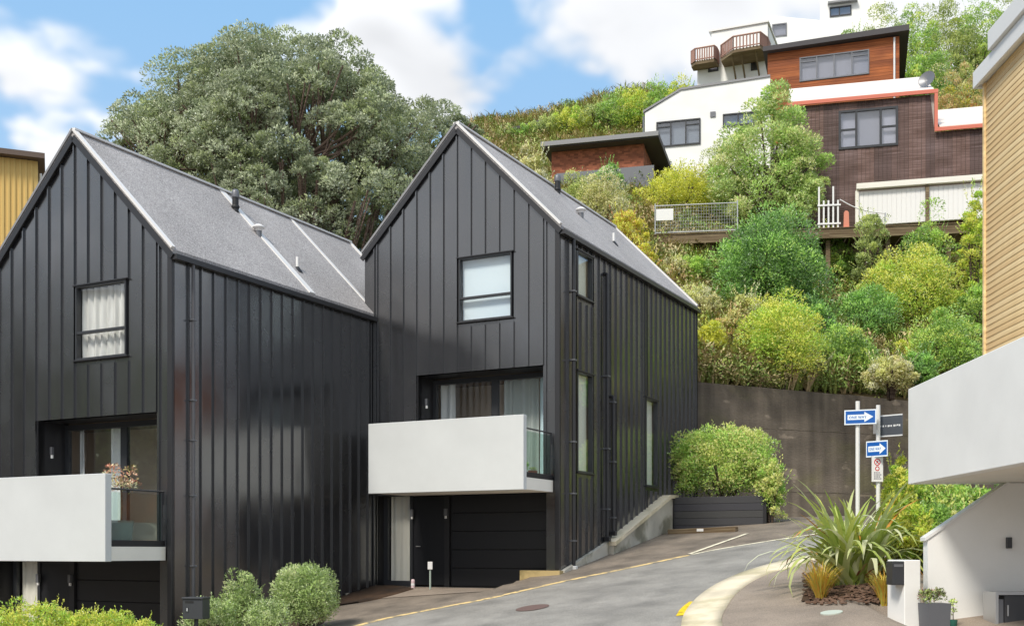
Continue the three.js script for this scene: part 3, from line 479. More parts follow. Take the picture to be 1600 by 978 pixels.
// ---------------------------------------------------------------- houses on the hill
function face(px, py, Z, deg) { // a facade plane through a point, turned deg about the vertical
  const r = deg * Math.PI / 180, o = at(px, py, Z), u = [Math.cos(r), -Math.sin(r)];
  return { o, turn: -r, q: (x, y) => { const k = (x - CX) / F; const w = (k * Z - o.x) / (u[0] - k * u[1]); const z = Z + u[1] * w; return [w, H + (HZ - y) / F * z - o.y]; } };
}
function farWindow(h, f, [x0, y0, x1, y1], { v = [], hb = [], mat = M.blindBlue, fr = 0.08, frame = M.alu, z = 0.0 } = {}) {
  const a = f.q(x0, y0), b = f.q(x1, y1); const X0 = a[0], X1 = b[0], Y1 = (a[1] + f.q(x1, y0)[1]) / 2, Y0 = (b[1] + f.q(x0, y1)[1]) / 2;
  const lx = t => mix(X0, X1, t), ly = t => mix(Y1, Y0, t);
  const gs = [box(X0, X1, Y1 - fr, Y1, z - 0.05, z + 0.06), box(X0, X1, Y0, Y0 + fr, z - 0.05, z + 0.06), box(X0, X0 + fr, Y0 + fr, Y1 - fr, z - 0.05, z + 0.058), box(X1 - fr, X1, Y0 + fr, Y1 - fr, z - 0.05, z + 0.058)];
  for (const t of v) gs.push(box(lx(t) - fr / 2, lx(t) + fr / 2, Y0 + fr, Y1 - fr, z - 0.04, z + 0.05));
  for (const [t, a0, a1] of hb) gs.push(box(lx(a0), lx(a1), ly(t) - fr * 0.4, ly(t) + fr * 0.4, z - 0.04, z + 0.045));
  const w = part(h, 'window', gs, frame); const xs = [0, ...v, 1];
  for (let i = 0; i + 1 < xs.length; i++) { part(w, 'pane', box(lx(xs[i]) + 0.03, lx(xs[i + 1]) - 0.03, Y0 + 0.04, Y1 - 0.04, z - 0.012, z - 0.002), M.glassFar); part(w, 'blind', box(lx(xs[i]) + 0.02, lx(xs[i + 1]) - 0.02, Y0 + 0.03, Y1 - 0.03, z - 0.22, z - 0.2), Array.isArray(mat) ? mat[i % mat.length] : mat); }
  return [X0 + 0.02, X1 - 0.02, Y0 + 0.02, Y1 - 0.02];
}
const hole = o => rect(...o);
function vBoards(wall, x0, x1, w, top, bot, opens, mats, z, t = 0.03) {
  const n = Math.round((x1 - x0) / w), ww = (x1 - x0) / n; const ed = []; for (let i = 0; i <= n; i++) ed.push(x0 + i * ww);
  for (const o of opens) for (const e of [o[0], o[1]]) { let k = 0; ed.forEach((v, i) => { if (Math.abs(v - e) < Math.abs(ed[k] - e)) k = i; }); ed[k] = e; }
  for (let i = 0; i + 1 < ed.length; i++) { const a = ed[i] + 0.006, b = ed[i + 1] - 0.006, m = (a + b) / 2; let iv = [[bot, null]]; for (const o of opens) if (m > o[0] && m < o[1]) iv = [[bot, o[2]], [o[3], null]];
    iv.forEach(([p, q], k) => { const tl = q === null ? top(a) : q, tr = q === null ? top(b) : q; if (tl - p < 0.03) return; part(wall, 'board', poly([[a, p], [b, p], [b, tr], [a, tl]], t + 0.008 * ((i * 5) % 3), z), mats[(i * 3 + k + (i >> 2)) % mats.length]); }); }
}
function hBoards(wall, x0, x1, y0, y1, hgt, top, opens, mats, z) {
  const n = Math.round((y1 - y0) / hgt), hh = (y1 - y0) / n;
  for (let i = 0; i < n; i++) { const a = y0 + i * hh + 0.006, b = y0 + (i + 1) * hh - 0.004, m = (a + b) / 2; let xs = [[x0, x1]]; for (const o of opens) if (m > o[2] && m < o[3]) xs = [[x0, o[0]], [o[1], x1]];
    xs.forEach(([p, q], k) => { const tp = top(p), tq = top(q); if (a > Math.max(tp, tq)) return; let pts; if (b <= Math.min(tp, tq)) pts = [[p, a], [q, a], [q, b], [p, b]]; else { // trim under the roof slope
        const cross = y => p + (q - p) * (y - tp) / (tq - tp); pts = []; const up = tq > tp; const pl = a < tp ? p : cross(a), ql = a < tq ? q : cross(a); pts.push([pl, a], [ql, a]); if (b < tq) { pts.push([q, b]); pts.push([Math.max(p, cross(b)), b]); } else pts.push([q, tq]); if (a < tp) pts.push([p, Math.min(b, tp)]); }
      if (pts.length > 2) part(wall, 'board', poly(pts, 0.03, z), mats[(i * 5 + k + (i >> 1)) % mats.length]); }); }
}
{ // white house with the sloping parapet
  const f = face(1008, 278, 66, 15), q = f.q, h = thing('white_hill_house', 'white rendered house with a sloping parapet on the hillside', 'house', f.o, f.turn);
  const bl = q(1008, 300), a = q(1008, 176), b = q(1064, 141), c = q(1204, 120);
  const o1 = farWindow(h, f, [1026, 188, 1095, 228], { v: [0.33, 0.67], hb: [[0.22, 0, 0.33], [0.22, 0.67, 1]], mat: [mkStd({ color: lin(0.30, 0.35, 0.38), roughness: 0.8 })], z: 0.02 });
  const o2 = farWindow(h, f, [1130, 176, 1190, 196], { v: [0.4, 0.8], z: 0.02 });
  const w = part(h, 'front_wall', poly([[0, -2], [c[0], -2], [c[0], c[1]], [b[0], b[1]], [0, a[1]]], 0.25, -0.25, [hole(o1), hole(o2)]), M.white);
  part(h, 'side_wall', poly([[0, -2], [0.25, -2], [0.25, a[1] - 0.1], [0, a[1] - 0.1]], 8, -8.25), M.white); part(h, 'rear_volume', box(0.25, c[0] - 0.05, -2, a[1] - 0.3, -8, -0.6), M.roomDark);
  part(w, 'coping', [poly([[-0.1, a[1]], [b[0], b[1]], [c[0], c[1]], [c[0], c[1] + 0.12], [b[0], b[1] + 0.12], [-0.1, a[1] + 0.12]], 0.4, -0.33)], M.flashGrey);
  const v = q(1113, 179); part(w, 'wall_vent', box(v[0] - 0.1, v[0] + 0.2, v[1] - 0.15, v[1] + 0.15, 0, 0.06), M.aluGrey);
  const d = q(1004, 200); part(h, 'downpipe', rod([-0.12, -1, -0.3], [-0.12, a[1] - 0.1, -0.3], 0.06), M.aluGrey);
}
{ // small brick house with a flat dark roof
  const f = face(862, 300, 62, 15), q = f.q, h = thing('brick_hill_house', 'small red brick house with a flat dark overhanging roof', 'house', f.o, f.turn);
  const r = q(1006, 290), tl = q(862, 240), tr = q(1006, 226);
  const mt = mkStd({ map: tex(512, 256, (u, v, i, j) => { const row = Math.floor(v * 32), bx = Math.floor(u * 22 + (row % 2) * 0.5), k = 1 + 0.16 * LT[(row * 131 + bx * 7) & 65535] - (v * 32 - row > 0.85 ? 0.12 : 0); return [0.60 * k, 0.37 * k, 0.28 * k]; }, { rep: [0.2, 0.35] }), roughness: 0.95 });
  part(h, 'front_wall', box(0, r[0], -3, tr[1] + 0.05, -0.3, 0), mt); part(h, 'side_wall', box(r[0] - 0.3, r[0], -3, tr[1], -6, -0.31), mt); part(h, 'rear_volume', box(0.1, r[0] - 0.4, -3, tr[1] - 0.2, -6, -0.5), M.roomDark);
  part(h, 'window_band', box(0.3, 5.6, tr[1] - 2.3, tr[1] - 1.15, 0.01, 0.06), M.aluGrey);
  const rf = part(h, 'roof', box(-0.4, r[0] + 0.9, tr[1] + 0.06, tr[1] + 0.34, -6.4, 0.75), M.darkRoof); part(rf, 'gutter', box(-0.42, r[0] + 0.9, tr[1] + 0.12, tr[1] + 0.36, 0.755, 0.86), M.flashGrey);
}
{ // cedar box house
  const f = face(1200, 165, 70, 17), q = f.q, h = thing('cedar_hill_house', 'cedar clad box house with a wide window above the brown house', 'house', f.o, f.turn);
  const r = q(1406, 150), tl = q(1199, 84), tr = q(1406, 56); const top = x => mix(tl[1], tr[1], x / r[0]);
  const o = farWindow(h, f, [1250, 84, 1359, 122], { v: [0.25, 0.5, 0.755], hb: [[0.2, 0, 0.25], [0.2, 0.755, 1]], mat: M.blindLilac, frame: M.aluGrey, z: 0.02, fr: 0.07 });
  const w = part(h, 'front_wall', poly([[0, -3], [r[0], -3], [r[0], tr[1]], [0, tl[1]]], 0.2, -0.21, [hole(o)]), M.roomDark);
  hBoards(w, 0, r[0], -2.4, tr[1], 0.19, x => top(x) - 0.02, [o], M.cedar, 0);
  part(h, 'side_wall', box(r[0] - 0.2, r[0] + 0.002, -3, tr[1], -9, -0.22), M.darkRoof); part(h, 'rear_volume', box(0.1, r[0] - 0.3, -3, tl[1] - 0.3, -9, -0.6), M.roomDark);
  const rf = part(h, 'roof', poly([[-0.25, tl[1] - 0.02], [r[0] + 0.55, tr[1] + 0.07], [r[0] + 0.55, tr[1] + 0.42], [-0.25, tl[1] + 0.26]], 9.5, -9), M.darkRoof);
  part(h, 'downpipe', rod([r[0] - 0.28, -2, 0.1], [r[0] - 0.28, tr[1] - 0.1, 0.1], 0.06), M.whitePlain);
}
{ // brown board house with a red edged pale roof
  const f = face(1236, 352, 57, 14), q = f.q, h = thing('brown_hill_house', 'dark brown board house with a red edged pale roof on the hillside', 'house', f.o, f.turn);
  const e = q(1580, 340)[0], t0 = q(1236, 167), t1 = q(1461, 147), s0 = q(1461, 206), xs = t1[0];
  const o = farWindow(h, f, [1311, 170, 1404, 231], { v: [0.30, 0.71], hb: [[0.5, 0, 0.30], [0.5, 0.71, 1]], mat: [mkStd({ color: lin(0.55, 0.55, 0.6), roughness: 0.9 }), M.blindLilac, mkStd({ color: lin(0.6, 0.6, 0.64), roughness: 0.9 })], z: 0.03, fr: 0.11 });
  const topA = t0[1], w = part(h, 'front_wall', poly([[0, -3], [e, -3], [e, s0[1]], [xs, s0[1]], [xs, t1[1]], [0, t0[1]]], 0.2, -0.21, [hole(o)]), M.roomDark);
  const tp = x => x < xs - 0.01 ? mix(t0[1], t1[1], x / xs) - 0.02 : s0[1] - 0.02;
  vBoards(w, 0, xs, 0.2, tp, -2.5, [o], M.brownBoard, 0); vBoards(w, xs, e, 0.2, () => s0[1] - 0.02, -2.5, [], M.brownBoard, 0);
  part(h, 'rear_volume', box(0.1, e - 0.1, -3, s0[1] - 0.2, -8, -0.6), M.roomDark); part(h, 'upper_volume', box(0.1, xs - 0.1, s0[1] - 0.19, t0[1] - 0.1, -8, -0.6), M.roomDark);
  const rise = 0.9;
  const slope = (x0, x1, y, name) => { const g = new THREE.BufferGeometry(); const A = [x0, y, 0.25], B = [x1, y + (x1 - x0) * 0.0, 0.25]; return null; };
  const mk = (x0, x1, ya, yb, back, up) => { const s = new THREE.Shape([[0, 0], [back, up], [back, up + 0.1], [0, 0.1]].map(p => new THREE.Vector2(...p))); const g = new THREE.ExtrudeGeometry(s, { depth: x1 - x0, bevelEnabled: false }); g.rotateY(Math.PI / 2); g.translate(x0, ya, 0.2); const p = g.attributes.position; for (let i = 0; i < p.count; i++) p.setY(i, p.getY(i) + (yb - ya) * (p.getX(i) - x0) / (x1 - x0)); g.computeVertexNormals(); return uvm(g); };
  const rf = part(h, 'roof', mk(-0.1, xs - 0.05, t0[1] + 0.1, t1[1] + 0.1, 5, 2.6), M.roofWhite), rl = part(h, 'lower_roof', mk(xs + 0.22, e + 0.2, s0[1] + 0.1, s0[1] + 0.1, 5, 2.6), M.roofWhite);
  part(rf, 'fascia', poly([[-0.15, t0[1] - 0.04], [xs + 0.14, t1[1] - 0.04], [xs + 0.14, t1[1] + 0.14], [-0.15, t0[1] + 0.14]], 0.08, 0.21), M.red); part(rf, 'side_fascia', box(xs - 0.02, xs + 0.13, s0[1] + 0.12, t1[1] - 0.045, 0.05, 0.28), M.red); part(rl, 'fascia', box(xs - 0.02, e + 0.2, s0[1] - 0.06, s0[1] + 0.115, 0.21, 0.29), M.red);
  // white garage doors below
  const g0 = q(1338, 300), g1 = q(1514, 288), gb = q(1338, 348);
  const gar = part(h, 'garage_canopy', box(g0[0], g1[0] + 1.5, g0[1] - 0.06, g0[1] + 0.2, 0.3, 0.72), M.whiteWarm);
  for (let i = 0; i < 2; i++) { const x0 = mix(g0[0] + 0.12, g1[0] + 1.4, i / 2), x1 = mix(g0[0] + 0.12, g1[0] + 1.4, (i + 1) / 2) - 0.16; const d = part(h, 'garage_door', box(x0, x1, gb[1] - 0.3, g0[1] - 0.13, 0.35, 0.45), M.whitePlain); const nb = 14; for (let k = 0; k < nb; k++) part(d, 'door_slat', box(mix(x0, x1, k / nb) + 0.012, mix(x0, x1, (k + 1) / nb) - 0.012, gb[1] - 0.28, g0[1] - 0.15, 0.451, 0.475), M.whitePlain); part(h, 'garage_post', box(x1, x1 + 0.16, gb[1] - 0.6, g0[1] - 0.12, 0.33, 0.6), M.deckWood); }
  part(h, 'garage_post', box(g0[0] - 0.05, g0[0] + 0.11, gb[1] - 0.6, g0[1] - 0.12, 0.33, 0.6), M.whiteWarm);
  // satellite dish stands on the roof
  const dp = q(1452, 128), di = thing('satellite_dish', 'pale satellite dish on a mast above the pale roof', 'satellite dish', V(dp[0], t1[1] + 0.15, -0.5).applyAxisAngle(V(0, 1, 0), f.turn).add(f.o), f.turn);
  part(di, 'mast', rod([0, 0, 0], [0, 0.75, 0], 0.03), M.gal); const ds = part(di, 'dish', lathe([[0, 0], [0.2, 0.03], [0.36, 0.09], [0.42, 0.13], [0.40, 0.13], [0.2, 0.05], [0, 0.02]], 24), M.aluGrey); ds.position.set(0, 0.75, 0); ds.rotation.set(1.3, 0, 0.5); part(ds, 'feed_arm', rod([0, 0.05, 0.38], [0, 0.45, 0.05], 0.015), M.gal);
}
{ // far white house with timber balconies
  const f = face(1090, 140, 92, 22), q = f.q, h = thing('balcony_hill_house', 'far white house with brown timber balconies on the ridge', 'house', f.o, f.turn);
  const r = q(1200, 130)[0], tl = q(1112, 50), t2 = q(1092, 70);
  const o = farWindow(h, f, [1107, 92, 1123, 112], { v: [], mat: M.blindLilac, z: 0.02, fr: 0.1 }), o2 = farWindow(h, f, [1174, 94, 1184, 110], { v: [0.5], mat: M.roomDark, z: 0.02, fr: 0.1 });
  part(h, 'front_wall', poly([[0, -3], [r, -3], [r, tl[1]], [tl[0], tl[1]], [tl[0], t2[1]], [0, t2[1]]], 0.25, -0.26, [hole(o), hole(o2)]), M.white); part(h, 'rear_volume', box(0.05, r, -3, t2[1] - 0.05, -7, -0.6), M.white); part(h, 'rear_volume', box(tl[0] + 0.05, r, t2[1] - 0.03, tl[1] - 0.05, -7, -0.6), M.white);
  part(h, 'roof_edge', box(tl[0] - 0.2, r + 0.1, tl[1], tl[1] + 0.14, -7, 0.12), M.flash);
  const rail = mkStd({ color: lin(0.36, 0.21, 0.17), roughness: 0.9 });
  const bal = (x0, x1, y, z1, cut) => { const pts = [[x0 + cut, z1], [x1 - cut * 0.3, z1], [x1, z1 - cut], [x1, 0], [x0, 0], [x0, z1 - cut]]; const s = new THREE.Shape(pts.map(p => new THREE.Vector2(p[0], p[1]))); const g = new THREE.ExtrudeGeometry(s, { depth: 0.25, bevelEnabled: false }); g.rotateX(Math.PI / 2); g.translate(0, y, 0.02); const d = part(h, 'timber_balcony', uvm(g), M.deckWood);
    const ring = [[x0, 0], [x0, z1 - cut], [x0 + cut, z1], [x1 - cut * 0.3, z1], [x1, z1 - cut], [x1, 0]]; for (let i = 0; i + 1 < ring.length; i++) { const a = ring[i], b = ring[i + 1]; part(d, 'rail_panel', [rod([a[0], y + 1.0, a[1] + 0.05], [b[0], y + 1.0, b[1] + 0.05], 0.07), rod([a[0], y + 0.12, a[1] + 0.05], [b[0], y + 0.12, b[1] + 0.05], 0.05), ...[...Array(9).keys()].map(k => rod([mix(a[0], b[0], k / 8), y, mix(a[1], b[1], k / 8) + 0.05], [mix(a[0], b[0], k / 8), y + 1.0, mix(a[1], b[1], k / 8) + 0.05], 0.055))], rail); }
    return d; };
  const yb = q(1160, 96)[1], x0 = q(1132, 70)[0]; const d = bal(x0, r + 0.2, yb, 2.4, 1.2);
  for (const x of [x0 + 1, (x0 + r) / 2, r - 0.6]) part(d, 'brace', rod([x, yb - 0.2, 2.0], [x, yb - 1.7, 0.05], 0.07), M.deckWood);
  bal(-0.3, tl[0] + 0.6, q(1100, 104)[1], 1.2, 0.4);
}
{ // two more white houses higher up
  const f = face(1172, 85, 98, 15), q = f.q, h = thing('white_ridge_house', 'white house with a square window behind the cedar house', 'house', f.o, f.turn);
  const a = q(1172, 48), b = q(1203, 24), c = q(1275, 34), d = q(1292, 80); const o = farWindow(h, f, [1207, 37, 1230, 57], { mat: M.blindLilac, frame: M.aluGrey, z: 0.02, fr: 0.1 });
  part(h, 'front_wall', poly([[0, -2], [d[0], -2], [d[0], c[1]], [b[0], b[1]], [0, a[1]]], 0.25, -0.26, [hole(o)]), M.white); part(h, 'rear_volume', box(0.1, d[0] - 0.1, -2, a[1] - 0.2, -7, -0.6), M.white);
  const f2 = face(1282, 80, 104, 15), q2 = f2.q, h2 = thing('white_ridge_house', 'topmost white house with a wide low window on the ridge', 'house', f2.o, f2.turn);
  const e = q2(1386, 60)[0], t = q2(1282, -40)[1]; const o2 = farWindow(h2, f2, [1297, 10, 1331, 25], { v: [0.45], mat: M.blindLilac, z: 0.02, fr: 0.1 });
  const w2 = part(h2, 'front_wall', poly([[0, -3], [e, -3], [e, t], [0, t]], 0.25, -0.26, [hole(o2)]), M.white); part(h2, 'rear_volume', box(0.1, e, -3, t - 0.05, -7, -0.6), M.white); const sh = q2(1294, 9); part(w2, 'window_hood', box(sh[0], sh[0] + 2.6, sh[1] + 0.02, sh[1] + 0.18, 0, 0.5), M.flashGrey);
}
{ // a dark roof edge showing over the bushes of the ridge
  const f = face(800, 214, 84, 15), h = thing('ridge_shed', 'low shed with a dark sloping roof among the ridge bushes', 'shed', f.o, f.turn); const a = f.q(800, 206), b = f.q(852, 190);
  part(h, 'shed_wall', poly([[0, -3], [b[0], -3], [b[0], b[1]], [0, a[1]]], 3, -3), M.deckWood); part(h, 'roof', poly([[-0.2, a[1]], [b[0] + 0.2, b[1]], [b[0] + 0.2, b[1] + 0.2], [-0.2, a[1] + 0.2]], 3.4, -3.2), M.darkRoof);
}
// timber terrace on the slope with mesh fence panel, notice, barrier
{
  const f = face(1004, 372, 50, 8), q = f.q, dk = thing('timber_terrace', 'long timber terrace on posts across the bushy slope', 'terrace', f.o, f.turn);
  const e = q(1530, 345)[0];
  part(dk, 'edge_beam', box(0, e, -0.30, 0.10, -0.12, 0), M.deckWood); part(dk, 'joist_beam', box(0.05, e, -0.75, -0.55, -1.2, -1.0), M.deckWood);
  for (let i = 0; i < 30; i++) part(dk, 'deck_plank', box(e / 30 * i + 0.01, e / 30 * (i + 1) - 0.01, 0.102, 0.14, -6.5, 0.04), M.deckWood);
  for (let i = 0; i < 7; i++) part(dk, 'post', box(0.4 + i * 2.5, 0.58 + i * 2.5, -5.5, -0.305, -0.5, -0.32), M.deckWood);
  const place = (x, y, z) => V(x, y, z).applyAxisAngle(V(0, 1, 0), f.turn).add(f.o);
  const a = q(1024, 352), b = q(1153, 352), t = q(1024, 321); const fw = b[0] - a[0], fh = t[1] - 0.14;
  const fn = thing('mesh_fence', 'galvanised mesh fence panel on the timber terrace', 'fence', place(a[0], 0.142, -0.1), f.turn);
  part(fn, 'frame', [rod([0, 0, 0], [0, fh + 0.1, 0], 0.03), rod([fw, 0, 0], [fw, fh + 0.1, 0], 0.03), rod([0, fh, 0], [fw, fh, 0], 0.028), rod([0, 0.08, 0], [fw, 0.08, 0], 0.028)], M.gal);
  const wires = []; for (let i = 1; i < 32; i++) wires.push(rod([fw * i / 32, 0.1, 0], [fw * i / 32, fh - 0.02, 0], 0.006, 0.006, 4)); for (let i = 1; i < 9; i++) wires.push(rod([0.02, fh * i / 9, 0], [fw - 0.02, fh * i / 9, 0], 0.006, 0.006, 4)); part(fn, 'mesh_infill', wires, M.gal);
  const nt = thing('notice_board', 'small blank white notice fixed to the mesh fence', 'notice', place(a[0] + 0.04, 0.142 + fh - 0.66, -0.06), f.turn); part(nt, 'sheet', rbox(0, 0.75, 0, 0.5, 0, 0.02, 0.005), M.whitePlain);
  const c = q(1281, 350), cr = thing('white_barrier', 'white slatted barrier leaning by the brown house', 'barrier', place(c[0], 0.142, -0.4), f.turn);
  for (let i = 0; i < 5; i++) part(cr, 'slat', box(i * 0.2, i * 0.2 + 0.07, 0, i === 3 || i === 0 ? 1.9 : 1.3, -0.03, 0.0), M.whitePlain); part(cr, 'rail', [box(-0.03, 0.95, 0.25, 0.32, 0.002, 0.03), box(-0.03, 0.95, 1.05, 1.12, 0.002, 0.03)], M.whitePlain);
  const oc = thing('orange_barrier', 'small orange plastic barrier beside the white slatted barrier', 'barrier', place(c[0] + 1.05, 0.142, -0.3), f.turn); const om = mkStd({ color: lin(0.65, 0.24, 0.16), roughness: 0.6 }); part(oc, 'panel_body', poly([[0, 0], [0.24, 0], [0.22, 0.7], [0.16, 0.78], [0.06, 0.78], [0.02, 0.7]], 0.08, -0.04), om); part(oc, 'foot', box(-0.05, 0.3, 0, 0.05, -0.15, 0.15), om);
  const rp = thing('rope_rail', 'pale sagging rope from the white barrier to the garage', 'rope', place(c[0] + 0.9, 0.142, -0.35), f.turn); part(rp, 'rope_line', tube([[0, 1.3, 0], [0.6, 0.95, 0], [1.3, 0.72, 0], [1.9, 0.62, 0]], 0.025, 20), M.flash); part(rp, 'rope_post', rod([1.9, 0, 0], [1.9, 0.65, 0], 0.03), M.gal);
}
// ---------------------------------------------------------------- buildings at the left edge and across the street
{
  const f = face(-120, 400, 42, -22), q = f.q, h = thing('yellow_building', 'tall yellow building of ribbed sheet with a dark roof edge', 'building', f.o, f.turn);
  const r = q(58, 400)[0], y1 = q(58, 252)[1]; const w = part(h, 'front_wall', box(0, r, -14, y1, -6, 0), M.yellowWall);
  for (let i = 0; i < Math.floor(r / 0.2); i++) part(w, 'rib', rbox(i * 0.2 + 0.02, i * 0.2 + 0.11, -14, y1, -0.01, 0.035, 0.01), M.yellowWall);
  part(h, 'roof', poly([[-0.2, y1 + 0.02], [r + 0.25, y1 + 0.02], [r + 0.25, y1 + 0.22], [-0.2, y1 + 0.22]], 6.6, -6.2), mkStd({ color: lin(0.14, 0.10, 0.08), roughness: 0.7 }));
  part(h, 'downpipe', rod([r + 0.1, -6, -0.2], [r + 0.1, y1 - 0.4, -0.2], 0.05), M.flash);
}
{ const O = wor(OA, -6.2, 7.5); const h = thing('grey_roof_house', 'black house with a grey roof and white flashing behind the yellow building corner', 'house', [O[0], H - 2.4, -O[1]], -TH);
  const e = 7.55; part(h, 'front_wall', poly([[-5.4, 0], [0, 0], [0, e], [-2.7, e + 2.73], [-5.4, e]], 8, -8), M.darkFlat);
  const rf = part(h, 'roof', poly([[-5.45, e - 0.05], [-2.7, e + 2.73], [0.05, e - 0.05], [0.05, e + 0.07], [-2.7, e + 2.86], [-5.45, e + 0.07]], 8.2, -8.1), M.roof); part(rf, 'ridge_cap', box(-2.79, -2.61, e + 2.85, e + 2.9, -8.1, 0.12), M.flash); }
{ // the bushy hill on the other side of the valley, mirrored in the glossy trays
  const xs = steps([[-190, -50, 4]]), zs = steps([[-120, 90, 4]]);
  struct('opposite_hillside', gridGeo(xs, zs, (X, Z) => { const d = -50 - X; return gh(X, Z) + sstep(0, 62, d) * (29 + 6 * fbm(X * 0.02, Z * 0.03, 5, 4)) * sstep(90, 60, Z) + 1.6 * fbm(X * 0.25, Z * 0.25, 1, 3) * sstep(0, 8, d); }), mkStd({ map: asphaltTex([0.25, 0.255, 0.21], 0.7, 0.1), roughness: 1 }));
}
{ // the other side of the street
  const mk = (x, z, turn, hgt, len, mat, label) => { const h = thing('street_house', label, 'house', [x, H + gh(x, -z) - 0.3, z], turn); const w = part(h, 'wall', box(-len / 2, len / 2, 0, hgt, -8, 0), mat); part(h, 'roof', poly([[-len / 2 - 0.3, hgt + 0.003], [len / 2 + 0.3, hgt + 0.003], [0, hgt + 2.4]], 8.6, -8.3), M.darkRoof);
    for (let s = 0; s < 3; s++) for (let i = 0; i < 4; i++) { const x0 = -len / 2 + 1 + i * (len - 2) / 4, y0 = 1.0 + s * 2.7; const wn = part(h, 'window', [rbox(x0, x0 + 1.5, y0, y0 + 1.3, 0.0, 0.06, 0.01)], M.alu); part(wn, 'pane', box(x0 + 0.07, x0 + 1.43, y0 + 0.07, y0 + 1.23, 0.061, 0.07), M.darkFlat); } };
  mk(-40, -24, Math.PI / 2 - 0.1, 8.6, 13, M.brownBoard[0], 'three storey brown house across the street');
  mk(-37, -3, Math.PI / 2 + 0.15, 8.6, 13, M.cedar[0], 'three storey cedar house across the street');
  mk(-38, 16, Math.PI / 2 + 0.3, 8.0, 12, M.deckWood, 'three storey weathered timber house across the street');
  const wv = thing('white_corner_house', 'white house with a solid balcony around the bend of the lane', 'house', [17.2, H + 0.6, -30.4], 0);
  part(wv, 'wall', box(0.9, 8, 0, 7.5, -5.2, 0), M.cedar[1]); part(wv, 'balcony', rbox(0, 0.9, 1.6, 4.5, -5.2, -0.1, 0.02), M.white); part(wv, 'roof', box(0.4, 8.3, 7.51, 7.8, -5.5, 0.3), M.darkRoof);
}

// ---------------------------------------------------------------- plants
const leafMat = new THREE.MeshPhysicalMaterial({ vertexColors: true, roughness: 0.9, side: THREE.DoubleSide, transmission: 0.42, thickness: 0 });
const leafSolid = new THREE.MeshStandardMaterial({ vertexColors: true, roughness: 0.55, side: THREE.DoubleSide });
const LB = 2.85;
class Leaves { // collects small folded leaf faces
  constructor(seed) { this.r = rngOf(seed); this.p = []; this.n = []; this.c = []; this.i = []; }
  add(x, y, z, ox, oy, oz, len, wid, col, k) {
    const r = this.r; // outward (ox,oy,oz), leaf axis near outward with scatter
    let ax = ox + (r() - 0.5) * 1.7, ay = oy + (r() - 0.5) * 1.5 + 0.15, az = oz + (r() - 0.5) * 1.7; let l = Math.hypot(ax, ay, az) || 1; ax /= l; ay /= l; az /= l;
    let bx = r() - 0.5, by = r() - 0.5, bz = r() - 0.5; const d = bx * ax + by * ay + bz * az; bx -= d * ax; by -= d * ay; bz -= d * az; l = Math.hypot(bx, by, bz) || 1; bx /= l; by /= l; bz /= l;
    let nx = ay * bz - az * by, ny = az * bx - ax * bz, nz = ax * by - ay * bx; let fl = false; if (nx * ox + ny * oy + nz * oz < 0) { nx = -nx; ny = -ny; nz = -nz; fl = true; }
    let sx = nx + ox * 0.8, sy = ny + oy * 0.8, sz = nz + oz * 0.8; l = Math.hypot(sx, sy, sz) || 1; sx /= l; sy /= l; sz /= l;
    const b = this.p.length / 3, h = len * 0.5, w = wid * 0.5;
    this.p.push(x - ax * h, y - ay * h, z - az * h, x + bx * w + nx * w * 0.3, y + by * w + ny * w * 0.3, z + bz * w + nz * w * 0.3, x + ax * h, y + ay * h, z + az * h, x - bx * w + nx * w * 0.3, y - by * w + ny * w * 0.3, z - bz * w + nz * w * 0.3);
    for (let q = 0; q < 4; q++) { this.n.push(sx, sy, sz); this.c.push(Math.min(0.75, col[0] * k * LB), Math.min(0.75, col[1] * k * LB), Math.min(0.75, col[2] * k * LB)); }
    if (fl) this.i.push(b, b + 1, b + 2, b, b + 2, b + 3); else this.i.push(b, b + 2, b + 1, b, b + 3, b + 2);
  }
  clump(cx, cy, cz, rad, n, len, cols, { flat = 1, low = -0.35, kk = 1, ctr = null } = {}) {
    const r = this.r; const tone = kk * (0.86 + 0.28 * r()), ci = Math.floor(r() * cols.length);
    for (let i = 0; i < n; i++) {
      let ux, uy, uz, l; do { ux = r() * 2 - 1; uy = r() * 2 - 1; uz = r() * 2 - 1; l = Math.hypot(ux, uy, uz); } while (l > 1 || l < 0.05); ux /= l; uy /= l; uz /= l;
      if (uy < low && r() < 0.8) { uy = -uy; }
      const d = rad * (0.55 + 0.5 * Math.sqrt(r())) * (1 + 0.25 * noise(ux * 2.5 + cx, uy * 2.5 + cy, uz * 2.5 + cz));
      const col = r() < 0.75 ? cols[ci] : cols[Math.floor(r() * cols.length)];
      this.add(cx + ux * d, cy + uy * d * flat, cz + uz * d, ux, uy, uz, len * (0.7 + 0.6 * r()), len * (0.34 + 0.2 * r()), col, tone * (0.82 + 0.36 * r()));
    }
  }
  build() { const g = new THREE.BufferGeometry(); g.setAttribute('position', new THREE.Float32BufferAttribute(this.p, 3)); g.setAttribute('normal', new THREE.Float32BufferAttribute(this.n, 3)); g.setAttribute('color', new THREE.Float32BufferAttribute(this.c, 3)); g.setIndex(this.i); return g; }
}
